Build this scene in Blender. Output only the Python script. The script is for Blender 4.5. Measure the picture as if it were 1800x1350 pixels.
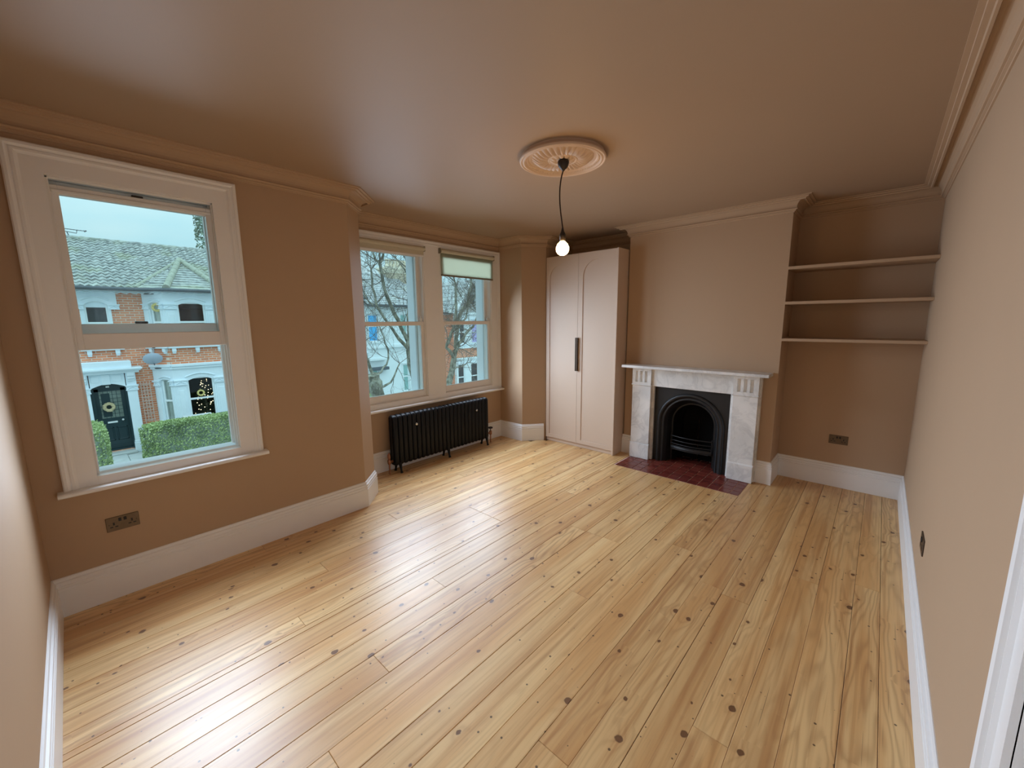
import bpy, bmesh, math, random
from math import sin, cos, pi, radians, sqrt
from mathutils import Vector, Matrix

for _o in list(bpy.data.objects):
    bpy.data.objects.remove(_o)
SC = bpy.context.scene
COL = SC.collection
random.seed(7)

# ------------------------------------------------------------------ camera
cam_d = bpy.data.cameras.new('camera')
cam_d.sensor_fit = 'HORIZONTAL'
cam_d.sensor_width = 36.0
cam_d.lens = 707.9126 / 1800 * 36
cam_d.clip_start = 0.01
cam_d.clip_end = 400
cam = bpy.data.objects.new('camera', cam_d)
COL.objects.link(cam)
CR = ((0.6745560917503575, -0.7381648729419427, -0.009311253250177216),
      (-0.12072364571046434, -0.09785990112596032, -0.987850819262702),
      (0.7282855761642254, 0.6674848763127319, -0.1551259470395572))
cam.matrix_world = Matrix(((CR[0][0], -CR[1][0], -CR[2][0], 0.212),
                           (CR[0][1], -CR[1][1], -CR[2][1], 0.246),
                           (CR[0][2], -CR[1][2], -CR[2][2], 1.650),
                           (0, 0, 0, 1)))
SC.camera = cam

# ------------------------------------------------------------------ world, added window lamps, exposure
W_SKY = 0.74
L_WIN1 = 24.0
L_BAY = 26.5
BULB = 54.0
SC.view_settings.view_transform = 'Standard'
SC.view_settings.look = 'None'
SC.view_settings.gamma = 1.0
SC.view_settings.exposure = 0.0
SC.view_settings.use_curve_mapping = False
SC.cycles.use_denoising = True
SC.cycles.max_bounces = 10
SC.cycles.diffuse_bounces = 6
SC.cycles.transparent_max_bounces = 16
SC.cycles.sample_clamp_indirect = 6.0

world = bpy.data.worlds.new('overcast_sky')
SC.world = world
world.use_nodes = True
_nt = world.node_tree
_nt.nodes.clear()
_out = _nt.nodes.new('ShaderNodeOutputWorld')
_bg = _nt.nodes.new('ShaderNodeBackground')
_tc = _nt.nodes.new('ShaderNodeTexCoord')
_mp = _nt.nodes.new('ShaderNodeMapping')
_mp.inputs['Scale'].default_value = (1.2, 1.2, 3.0)
_nz = _nt.nodes.new('ShaderNodeTexNoise')
_nz.inputs['Scale'].default_value = 2.2
_nz.inputs['Detail'].default_value = 4
_rp = _nt.nodes.new('ShaderNodeValToRGB')
_rp.color_ramp.elements[0].position = 0.35
_rp.color_ramp.elements[0].color = (0.51, 0.90, 1.04, 1)
_rp.color_ramp.elements[1].position = 0.68
_rp.color_ramp.elements[1].color = (0.78, 1.04, 1.10, 1)
_nt.links.new(_tc.outputs['Generated'], _mp.inputs['Vector'])
_nt.links.new(_mp.outputs['Vector'], _nz.inputs['Vector'])
_nt.links.new(_nz.outputs['Fac'], _rp.inputs['Fac'])
_nt.links.new(_rp.outputs['Color'], _bg.inputs['Color'])
# overcast sky: smoothly brighter towards the zenith
_sx = _nt.nodes.new('ShaderNodeSeparateXYZ')
_nt.links.new(_tc.outputs['Generated'], _sx.inputs[0])
_mr = _nt.nodes.new('ShaderNodeMapRange')
_nt.links.new(_sx.outputs[2], _mr.inputs[0])
_mr.inputs[1].default_value = 0.0
_mr.inputs[2].default_value = 1.0
_mr.inputs[3].default_value = W_SKY
_mr.inputs[4].default_value = W_SKY * 2.8
_nt.links.new(_mr.outputs[0], _bg.inputs['Strength'])
_nt.links.new(_bg.outputs['Background'], _out.inputs['Surface'])


def area_lamp(name, loc, sx, sz, power, color, tilt, spread=120):
    d = bpy.data.lights.new(name, 'AREA')
    d.shape = 'RECTANGLE'
    d.size = sx
    d.size_y = sz
    d.energy = power
    d.color = color
    d.spread = radians(spread)
    o = bpy.data.objects.new(name, d)
    COL.objects.link(o)
    o.location = loc
    o.rotation_euler = (radians(-90 + tilt), 0, 0)   # added lamp, tilted down into the room
    return o


BOOST_DAY = (0.79, 0.95, 1.17)
# added lamps just inside each opening boost the window light, tilted downwards
for xc, yc, wx, n, pw in ((0.585, 3.498, 0.68, 5, L_WIN1), (2.635, 4.128, 0.80, 5, L_BAY), (3.715, 4.128, 0.80, 4, L_BAY)):
    for k in range(n):
        area_lamp('daylight_boost', (xc, yc, .945 + .31 * k), wx, 0.31, pw / 5, BOOST_DAY, 20, 120 if xc < 1 else 138)
area_lamp('daylight_boost', (3.715, 4.212, 2.31), 0.78, 0.20, L_BAY * .038, BOOST_DAY, 0)   # added lamp that brightens the half-drawn blind from behind

# ------------------------------------------------------------------ node materials
MATS = {}


def base_mat(name):
    m = bpy.data.materials.new(name)
    m.use_nodes = True
    nt = m.node_tree
    b = nt.nodes['Principled BSDF']
    MATS[name] = m
    return m, nt, b


def N(nt, t, **kw):
    n = nt.nodes.new(t)
    for k, v in kw.items():
        if k in n.inputs:
            n.inputs[k].default_value = v
        else:
            setattr(n, k, v)
    return n


def mth(nt, op, a, b=None, clamp=False):
    n = nt.nodes.new('ShaderNodeMath')
    n.operation = op
    n.use_clamp = clamp
    for i, x in enumerate((a, b)):
        if x is None:
            continue
        if isinstance(x, (int, float)):
            n.inputs[i].default_value = x
        else:
            nt.links.new(x, n.inputs[i])
    return n.outputs[0]


def mixc(nt, fac, a, b):
    n = nt.nodes.new('ShaderNodeMix')
    n.data_type = 'RGBA'
    for s, x in ((n.inputs[0], fac), (n.inputs[6], a), (n.inputs[7], b)):
        if isinstance(x, (int, float)):
            s.default_value = x
        elif isinstance(x, (tuple, list)):
            s.default_value = (x[0], x[1], x[2], 1)
        else:
            nt.links.new(x, s)
    return n.outputs[2]


def smooth(nt, x, lo, hi, a=0.0, b=1.0):
    n = nt.nodes.new('ShaderNodeMapRange')
    n.interpolation_type = 'SMOOTHSTEP'
    nt.links.new(x, n.inputs[0])
    n.inputs[1].default_value = lo
    n.inputs[2].default_value = hi
    n.inputs[3].default_value = a
    n.inputs[4].default_value = b
    return n.outputs[0]


def objco(nt, scale=(1, 1, 1), off=None):
    tc = nt.nodes.new('ShaderNodeTexCoord')
    mp = nt.nodes.new('ShaderNodeMapping')
    mp.inputs['Scale'].default_value = scale
    nt.links.new(tc.outputs['Object'], mp.inputs['Vector'])
    return mp.outputs['Vector']


def noise(nt, vec, scale, detail=3, rough=0.5, dist=0.0):
    n = nt.nodes.new('ShaderNodeTexNoise')
    n.inputs['Scale'].default_value = scale
    n.inputs['Detail'].default_value = detail
    n.inputs['Roughness'].default_value = rough
    n.inputs['Distortion'].default_value = dist
    nt.links.new(vec, n.inputs['Vector'])
    return n.outputs['Fac']


def bump(nt, b, h, strength=0.1, dist=0.01):
    n = nt.nodes.new('ShaderNodeBump')
    n.inputs['Strength'].default_value = strength
    n.inputs['Distance'].default_value = dist
    nt.links.new(h, n.inputs['Height'])
    nt.links.new(n.outputs['Normal'], b.inputs['Normal'])


def paint(name, col, rough=0.5, var=0.04, nscale=9.0, bstr=0.04, spec=0.5, metal=0.0, bscale=220.0):
    """Plain painted or coated surface: faint tone drift plus fine relief."""
    m, nt, b = base_mat(name)
    v = objco(nt)
    f = noise(nt, v, nscale, 3)
    d = tuple(max(0, c * (1 - var)) for c in col)
    l = tuple(min(1, c * (1 + var)) for c in col)
    nt.links.new(mixc(nt, f, d, l), b.inputs['Base Color'])
    b.inputs['Roughness'].default_value = rough
    b.inputs['Specular IOR Level'].default_value = spec
    b.inputs['Metallic'].default_value = metal
    if bstr:
        bump(nt, b, noise(nt, v, bscale, 2), bstr, 0.002)
    return m


paint('wall_paint', (0.475, 0.332, 0.215), 0.65, 0.02, 3.0, 0.05, 0.22)
paint('ceiling_paint', (0.405, 0.285, 0.190), 0.55, 0.02, 2.0, 0.04, 0.2)
paint('white_gloss', (0.86, 0.86, 0.85), 0.32, 0.02, 6.0, 0.02, 0.5)
paint('window_white', (0.84, 0.83, 0.81), 0.35, 0.02, 6.0, 0.02, 0.5)
paint('masonry_white', (0.80, 0.86, 0.90), 0.75, 0.06, 5.0, 0.15, 0.3, 0, 60)
paint('wardrobe_paint', (0.63, 0.495, 0.385), 0.42, 0.015, 4.0, 0.02, 0.45)
paint('radiator_black', (0.004, 0.0045, 0.006), 0.40, 0.1, 20.0, 0.03, 0.25)
paint('cast_iron', (0.009, 0.009, 0.010), 0.46, 0.25, 25.0, 0.12, 0.5)
paint('soot', (0.006, 0.006, 0.006), 0.9, 0.2, 12.0, 0.2, 0.1)
paint('bronze', (0.16, 0.115, 0.075), 0.42, 0.15, 40.0, 0.03, 0.5, 0.75)
paint('dark_bronze', (0.085, 0.060, 0.042), 0.4, 0.15, 60.0, 0.03, 0.5, 0.6)
paint('socket_black', (0.008, 0.007, 0.006), 0.5, 0.1, 30.0, 0.0)
paint('copper', (0.36, 0.17, 0.10), 0.35, 0.2, 30.0, 0.03, 0.5, 0.9)
paint('chrome', (0.62, 0.62, 0.60), 0.25, 0.05, 30.0, 0.0, 0.5, 0.9)
paint('cord_brown', (0.035, 0.018, 0.012), 0.8, 0.3, 300.0, 0.2, 0.2)
paint('holder_dark', (0.03, 0.022, 0.018), 0.4, 0.2, 30.0, 0.02, 0.5, 0.4)
paint('blind_cream', (0.60, 0.56, 0.44), 0.85, 0.05, 60.0, 0.2, 0.1, 0, 500)
paint('blind_bar', (0.22, 0.20, 0.15), 0.6, 0.05, 30.0, 0.05, 0.3)
paint('grout', (0.72, 0.48, 0.40), 0.9, 0.1, 60.0, 0.2, 0.1)
paint('subfloor', (0.045, 0.026, 0.014), 0.95, 0.3, 30.0, 0.2, 0.1)
paint('rose_plaster', (0.60, 0.455, 0.345), 0.6, 0.03, 8.0, 0.05, 0.3)
# street
paint('stone_paint', (0.78, 0.86, 0.92), 0.75, 0.07, 3.0, 0.12, 0.2, 0, 50)
paint('render_white', (0.80, 0.86, 0.88), 0.8, 0.06, 2.0, 0.12, 0.2, 0, 50)
paint('render_cream', (0.72, 0.66, 0.55), 0.85, 0.15, 2.0, 0.12, 0.2, 0, 50)
paint('sash_white', (0.86, 0.90, 0.92), 0.5, 0.02, 5.0, 0.0)
paint('door_teal', (0.018, 0.040, 0.048), 0.25, 0.1, 6.0, 0.02)
paint('dark_pane', (0.055, 0.065, 0.072), 0.06, 0.5, 1.5, 0.0)
paint('mint_pane', (0.30, 0.52, 0.50), 0.10, 0.3, 1.5, 0.0)
paint('blue_panel', (0.09, 0.50, 0.95), 0.5, 0.1, 3.0, 0.0)
paint('purple_panel', (0.52, 0.48, 0.85), 0.5, 0.1, 3.0, 0.0)
paint('leaded_glass', (0.20, 0.24, 0.21), 0.08, 0.5, 5.0, 0.05)
paint('dish_grey', (0.42, 0.47, 0.56), 0.5, 0.05, 8.0, 0.0)
paint('gutter', (0.10, 0.12, 0.14), 0.6, 0.1, 5.0, 0.0)
paint('aerial', (0.18, 0.19, 0.20), 0.5, 0.1, 30.0, 0.0, 0.5, 0.5)
paint('asphalt', (0.16, 0.165, 0.165), 0.95, 0.2, 20.0, 0.3, 0.1, 0, 90)
paint('paving', (0.52, 0.54, 0.53), 0.9, 0.22, 3.5, 0.2, 0.1, 0, 60)
paint('trellis_wood', (0.62, 0.45, 0.38), 0.8, 0.1, 20.0, 0.1)
paint('wreath_straw', (0.62, 0.50, 0.30), 0.9, 0.4, 30.0, 0.3)
paint('wreath_gold', (0.72, 0.58, 0.22), 0.6, 0.3, 30.0, 0.2)
paint('curtain', (0.62, 0.66, 0.62), 0.9, 0.1, 10.0, 0.1)
paint('curtain_dark', (0.16, 0.15, 0.12), 0.9, 0.2, 10.0, 0.1)
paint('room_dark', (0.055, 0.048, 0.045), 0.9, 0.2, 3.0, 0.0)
paint('ridge_mortar', (0.42, 0.43, 0.36), 0.95, 0.25, 8.0, 0.3, 0.1)
paint('pot_clay', (0.82, 0.74, 0.60), 0.9, 0.15, 8.0, 0.2, 0.1)
paint('letter_white', (0.82, 0.84, 0.84), 0.4, 0.03, 8.0, 0.0)
paint('storage_grey', (0.62, 0.64, 0.62), 0.7, 0.06, 8.0, 0.0)
paint('tinsel_green', (0.035, 0.055, 0.03), 0.9, 0.4, 30.0, 0.3)


def emit(name, col, s):
    m, nt, b = base_mat(name)
    b.inputs['Base Color'].default_value = (*col, 1)
    b.inputs['Emission Color'].default_value = (*col, 1)
    b.inputs['Emission Strength'].default_value = s
    return m


m_, nt_, b_ = base_mat('blind_fabric')
b_.inputs['Base Color'].default_value = (0.60, 0.57, 0.46, 1)
b_.inputs['Roughness'].default_value = 0.9
b_.inputs['Specular IOR Level'].default_value = 0.1
_tl = N(nt_, 'ShaderNodeBsdfTranslucent')
_tl.inputs['Color'].default_value = (0.62, 0.66, 0.55, 1)
_mx = N(nt_, 'ShaderNodeMixShader')
_mx.inputs[0].default_value = 0.70
_wv = noise(nt_, objco(nt_), 500, 2)
bump(nt_, b_, _wv, 0.2, 0.002)
nt_.links.new(b_.outputs[0], _mx.inputs[1])
nt_.links.new(_tl.outputs[0], _mx.inputs[2])
nt_.links.new(_mx.outputs[0], nt_.nodes['Material Output'].inputs['Surface'])


emit('bulb_glow', (1.0, 0.58, 0.21), BULB)
emit('fairy_light', (1.0, 0.85, 0.55), 2.2)


def glass_mat(name, tint, f):
    m = bpy.data.materials.new(name)
    m.use_nodes = True
    nt = m.node_tree
    nt.nodes.clear()
    o = nt.nodes.new('ShaderNodeOutputMaterial')
    t = N(nt, 'ShaderNodeBsdfTransparent')
    t.inputs['Color'].default_value = (*tint, 1)
    g = N(nt, 'ShaderNodeBsdfGlossy')
    g.inputs['Roughness'].default_value = 0.01
    fr = N(nt, 'ShaderNodeFresnel')
    fr.inputs['IOR'].default_value = f
    mx = N(nt, 'ShaderNodeMixShader')
    nt.links.new(fr.outputs[0], mx.inputs[0])
    nt.links.new(t.outputs[0], mx.inputs[1])
    nt.links.new(g.outputs[0], mx.inputs[2])
    nt.links.new(mx.outputs[0], o.inputs['Surface'])
    MATS[name] = m
    return m


glass_mat('pane_glass', (0.975, 0.99, 0.985), 1.30)


def wood_mat(name):
    m, nt, b = base_mat(name)
    tc = nt.nodes.new('ShaderNodeTexCoord')
    oi = nt.nodes.new('ShaderNodeObjectInfo')
    # every board is cut from another part of the log
    va = N(nt, 'ShaderNodeVectorMath', operation='MULTIPLY_ADD')
    nt.links.new(oi.outputs['Random'], va.inputs[0])
    va.inputs[1].default_value = (57.0, 31.0, 0.0)
    nt.links.new(tc.outputs['Object'], va.inputs[2])
    p = va.outputs[0]
    # knots: one possible knot per cell
    vo = N(nt, 'ShaderNodeTexVoronoi', feature='F1', voronoi_dimensions='2D')
    vo.inputs['Scale'].default_value = 5.4
    mpk = N(nt, 'ShaderNodeMapping')
    mpk.inputs['Scale'].default_value = (0.86, 1.1, 0.0)
    nt.links.new(p, mpk.inputs['Vector'])
    # ragged knot edge
    kn = N(nt, 'ShaderNodeTexNoise')
    kn.inputs['Scale'].default_value = 34
    nt.links.new(p, kn.inputs['Vector'])
    kadd = N(nt, 'ShaderNodeVectorMath', operation='MULTIPLY_ADD')
    nt.links.new(kn.outputs['Color'], kadd.inputs[0])
    kadd.inputs[1].default_value = (0.016, 0.016, 0.0)
    nt.links.new(mpk.outputs[0], kadd.inputs[2])
    nt.links.new(kadd.outputs[0], vo.inputs['Vector'])
    d = mth(nt, 'DIVIDE', vo.outputs['Distance'], 5.4)
    sep = N(nt, 'ShaderNodeSeparateColor')
    nt.links.new(vo.outputs['Color'], sep.inputs[0])
    rad = mth(nt, 'MULTIPLY', mth(nt, 'POWER', mth(nt, 'SUBTRACT', sep.outputs[0], 0.22, True), 1.7), 0.025)
    kfac = smooth(nt, mth(nt, 'SUBTRACT', rad, d), -0.0022, 0.0022)
    kin = smooth(nt, mth(nt, 'SUBTRACT', mth(nt, 'MULTIPLY', rad, 0.55), d), -0.002, 0.002)
    swirl = mth(nt, 'MULTIPLY', mth(nt, 'POWER', 2.718, mth(nt, 'MULTIPLY', d, -26.0)),
                mth(nt, 'MULTIPLY', rad, 200.0))
    # growth rings
    mpg = N(nt, 'ShaderNodeMapping')
    mpg.inputs['Scale'].default_value = (0.55, 4.2, 0.0)
    nt.links.new(p, mpg.inputs['Vector'])
    big = noise(nt, mpg.outputs[0], 1.6, 2, 0.45)
    sx = N(nt, 'ShaderNodeSeparateXYZ')
    nt.links.new(p, sx.inputs[0])
    ph = mth(nt, 'ADD', mth(nt, 'ADD', mth(nt, 'MULTIPLY', sx.outputs[1], 105.0), mth(nt, 'MULTIPLY', big, 64.0)),
             mth(nt, 'MULTIPLY', swirl, 4.2))
    ring = mth(nt, 'ADD', mth(nt, 'MULTIPLY', mth(nt, 'SINE', ph), 0.5), 0.5)
    ring = mth(nt, 'POWER', ring, 2.4)
    mpf = N(nt, 'ShaderNodeMapping')
    mpf.inputs['Scale'].default_value = (3.0, 95.0, 0.0)
    nt.links.new(p, mpf.inputs['Vector'])
    fine = noise(nt, mpf.outputs[0], 1.0, 4, 0.6)
    mpb = N(nt, 'ShaderNodeMapping')
    mpb.inputs['Scale'].default_value = (0.7, 9.0, 0.0)
    nt.links.new(p, mpb.inputs['Vector'])
    broad = noise(nt, mpb.outputs[0], 1.0, 3, 0.5)
    c = mixc(nt, smooth(nt, broad, 0.36, 0.66), (0.820, 0.570, 0.270), (0.710, 0.415, 0.165))
    mps = N(nt, 'ShaderNodeMapping')
    mps.inputs['Scale'].default_value = (0.45, 15.0, 0.0)
    nt.links.new(p, mps.inputs['Vector'])
    streak = noise(nt, mps.outputs[0], 1.0, 3, 0.55)
    c = mixc(nt, smooth(nt, streak, 0.52, 0.72, 0, 0.70), c, (0.480, 0.225, 0.078))
    mp2 = N(nt, 'ShaderNodeMapping')
    mp2.inputs['Scale'].default_value = (0.7, 42.0, 0.0)
    nt.links.new(p, mp2.inputs['Vector'])
    s2 = noise(nt, mp2.outputs[0], 1.0, 3, 0.55)
    c = mixc(nt, smooth(nt, s2, 0.48, 0.68, 0, 0.55), c, (0.520, 0.270, 0.098))
    mp3 = N(nt, 'ShaderNodeMapping')
    mp3.inputs['Scale'].default_value = (1.8, 110.0, 0.0)
    nt.links.new(p, mp3.inputs['Vector'])
    s3 = noise(nt, mp3.outputs[0], 1.0, 2, 0.5)
    c = mixc(nt, smooth(nt, s3, 0.68, 0.76, 0, 0.62), c, (0.170, 0.080, 0.032))
    tone = N(nt, 'ShaderNodeValToRGB')
    tone.color_ramp.elements[0].color = (0.84, 0.79, 0.74, 1)
    tone.color_ramp.elements[1].color = (1.04, 1.05, 1.05, 1)
    nt.links.new(oi.outputs['Random'], tone.inputs[0])
    mm = nt.nodes.new('ShaderNodeMix')
    mm.data_type = 'RGBA'
    mm.blend_type = 'MULTIPLY'
    mm.inputs[0].default_value = 1.0
    nt.links.new(c, mm.inputs[6])
    nt.links.new(tone.outputs[0], mm.inputs[7])
    c = mm.outputs[2]
    c = mixc(nt, mth(nt, 'MULTIPLY', ring, mth(nt, 'ADD', 0.07, mth(nt, 'MULTIPLY', mth(nt, 'POWER', mth(nt, 'FRACT', mth(nt, 'MULTIPLY', oi.outputs['Random'], 7.31)), 1.6), 0.42))), c, (0.30, 0.125, 0.040))
    c = mixc(nt, smooth(nt, fine, 0.56, 0.80, 0, 0.42), c, (0.27, 0.125, 0.045))
    c = mixc(nt, mth(nt, 'MULTIPLY', swirl, 0.10, True), c, (0.35, 0.14, 0.045))
    c = mixc(nt, mth(nt, 'MULTIPLY', kfac, 0.88), c, (0.105, 0.042, 0.018))
    c = mixc(nt, mth(nt, 'MULTIPLY', kin, 0.6), c, (0.19, 0.085, 0.035))
    # old nail heads and pin holes
    vn = N(nt, 'ShaderNodeTexVoronoi', feature='F1', voronoi_dimensions='2D')
    vn.inputs['Scale'].default_value = 7.5
    nt.links.new(p, vn.inputs['Vector'])
    sn = N(nt, 'ShaderNodeSeparateColor')
    nt.links.new(vn.outputs['Color'], sn.inputs[0])
    nr = mth(nt, 'MULTIPLY', mth(nt, 'SUBTRACT', sn.outputs[1], 0.35, True), 0.0090)
    nf = smooth(nt, mth(nt, 'SUBTRACT', nr, mth(nt, 'DIVIDE', vn.outputs['Distance'], 7.5)), -0.001, 0.001)
    c = mixc(nt, mth(nt, 'MULTIPLY', nf, 0.85), c, (0.055, 0.028, 0.014))
    nt.links.new(c, b.inputs['Base Color'])
    rg = mth(nt, 'ADD', mth(nt, 'MULTIPLY', fine, 0.16), 0.30)
    nt.links.new(rg, b.inputs['Roughness'])
    b.inputs['Specular IOR Level'].default_value = 0.78
    hgt = mth(nt, 'ADD', mth(nt, 'MULTIPLY', fine, 0.6), mth(nt, 'MULTIPLY', kfac, -0.5))
    bump(nt, b, hgt, 0.10, 0.002)
    return m


wood_mat('pine_boards')


def marble_mat():
    m, nt, b = base_mat('marble')
    v = objco(nt)
    n1 = N(nt, 'ShaderNodeTexNoise')
    n1.inputs['Scale'].default_value = 5.0
    n1.inputs['Detail'].default_value = 7
    n1.inputs['Roughness'].default_value = 0.62
    n1.inputs['Distortion'].default_value = 0.9
    nt.links.new(v, n1.inputs['Vector'])
    a = mth(nt, 'ABSOLUTE', mth(nt, 'SUBTRACT', n1.outputs['Fac'], 0.5))
    vein = smooth(nt, a, 0.0, 0.07, 1.0, 0.0)
    cl = noise(nt, v, 3.5, 4)
    c = mixc(nt, smooth(nt, cl, 0.35, 0.7), (0.86, 0.86, 0.84), (0.70, 0.71, 0.70))
    c = mixc(nt, mth(nt, 'MULTIPLY', mth(nt, 'MULTIPLY', vein, cl), 0.5), c, (0.40, 0.41, 0.42))
    nt.links.new(c, b.inputs['Base Color'])
    b.inputs['Roughness'].default_value = 0.3


marble_mat()


def tile_mat():
    m, nt, b = base_mat('red_tile')
    oi = nt.nodes.new('ShaderNodeObjectInfo')
    v = objco(nt)
    f = noise(nt, v, 30, 4)
    c = mixc(nt, oi.outputs['Random'], (0.135, 0.024, 0.018), (0.20, 0.042, 0.028))
    c = mixc(nt, mth(nt, 'MULTIPLY', f, 0.35), c, (0.10, 0.02, 0.016))
    nt.links.new(c, b.inputs['Base Color'])
    b.inputs['Roughness'].default_value = 0.24


tile_mat()


def brick_mat(name, c1, c2, mortar):
    m, nt, b = base_mat(name)
    tc = nt.nodes.new('ShaderNodeTexCoord')
    s = N(nt, 'ShaderNodeSeparateXYZ')
    nt.links.new(tc.outputs['Object'], s.inputs[0])
    cb = N(nt, 'ShaderNodeCombineXYZ')
    nt.links.new(mth(nt, 'ADD', s.outputs[0], s.outputs[1]), cb.inputs[0])
    nt.links.new(s.outputs[2], cb.inputs[1])
    br = N(nt, 'ShaderNodeTexBrick')
    br.inputs['Scale'].default_value = 1.0
    br.inputs['Brick Width'].default_value = 0.225
    br.inputs['Row Height'].default_value = 0.075
    br.inputs['Mortar Size'].default_value = 0.010
    br.inputs['Mortar Smooth'].default_value = 0.2
    br.inputs['Bias'].default_value = -0.1
    br.inputs['Color1'].default_value = (*c1, 1)
    br.inputs['Color2'].default_value = (*c2, 1)
    br.inputs['Mortar'].default_value = (*mortar, 1)
    nt.links.new(cb.outputs[0], br.inputs['Vector'])
    f = noise(nt, cb.outputs[0], 5.0, 4)
    c = mixc(nt, mth(nt, 'MULTIPLY', f, 0.28), br.outputs['Color'], (0.30, 0.14, 0.09))
    nt.links.new(c, b.inputs['Base Color'])
    b.inputs['Roughness'].default_value = 0.9
    bump(nt, b, mth(nt, 'SUBTRACT', 1.0, br.outputs['Fac']), 0.5, 0.01)


brick_mat('red_brick', (0.92, 0.33, 0.165), (0.70, 0.23, 0.115), (0.80, 0.68, 0.58))
brick_mat('yellow_brick', (0.74, 0.64, 0.46), (0.58, 0.50, 0.36), (0.5, 0.46, 0.4))


def roof_mat(name, a, bcol, lich):
    m, nt, b = base_mat(name)
    v = objco(nt)
    f = noise(nt, v, 6.0, 5, 0.6)
    g = noise(nt, v, 1.1, 3)
    k = noise(nt, v, 24.0, 2)
    c = mixc(nt, smooth(nt, f, 0.35, 0.68), a, bcol)
    c = mixc(nt, mth(nt, 'MULTIPLY', smooth(nt, g, 0.50, 0.72), 0.45), c, lich)
    c = mixc(nt, smooth(nt, k, 0.60, 0.72, 0, 0.5), c, (0.62, 0.66, 0.60))
    nt.links.new(c, b.inputs['Base Color'])
    b.inputs['Roughness'].default_value = 0.9


roof_mat('roof_tile', (0.27, 0.28, 0.28), (0.56, 0.57, 0.55), (0.42, 0.44, 0.27))
roof_mat('roof_slate', (0.36, 0.37, 0.39), (0.58, 0.60, 0.60), (0.52, 0.52, 0.46))


def leaf_mat(name, a, bcol):
    m, nt, b = base_mat(name)
    v = objco(nt)
    f = noise(nt, v, 22.0, 3, 0.7)
    g = noise(nt, v, 2.0, 2)
    c = mixc(nt, smooth(nt, f, 0.3, 0.7), a, bcol)
    c = mixc(nt, mth(nt, 'MULTIPLY', smooth(nt, g, 0.45, 0.7), 0.5), c, tuple(x * 0.55 for x in a))
    nt.links.new(c, b.inputs['Base Color'])
    b.inputs['Roughness'].default_value = 0.55


leaf_mat('hedge_leaf', (0.22, 0.32, 0.13), (0.60, 0.70, 0.32))
leaf_mat('yellow_leaf', (0.42, 0.38, 0.05), (0.68, 0.58, 0.12))
leaf_mat('ever_leaf', (0.22, 0.28, 0.22), (0.46, 0.52, 0.42))


def bark_mat():
    m, nt, b = base_mat('bark')
    v = objco(nt, (1, 1, 0.5))
    f = noise(nt, v, 11.0, 5, 0.65)
    g = noise(nt, v, 30.0, 3)
    c = mixc(nt, smooth(nt, f, 0.38, 0.62), (0.15, 0.14, 0.11), (0.40, 0.39, 0.32))
    c = mixc(nt, smooth(nt, g, 0.58, 0.7, 0, 0.5), c, (0.30, 0.31, 0.12))
    nt.links.new(c, b.inputs['Base Color'])
    b.inputs['Roughness'].default_value = 0.95


bark_mat()
paint('twig', (0.21, 0.18, 0.15), 0.9, 0.3, 4.0, 0.0)

# ------------------------------------------------------------------ geometry helpers
ORG = {}


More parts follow.
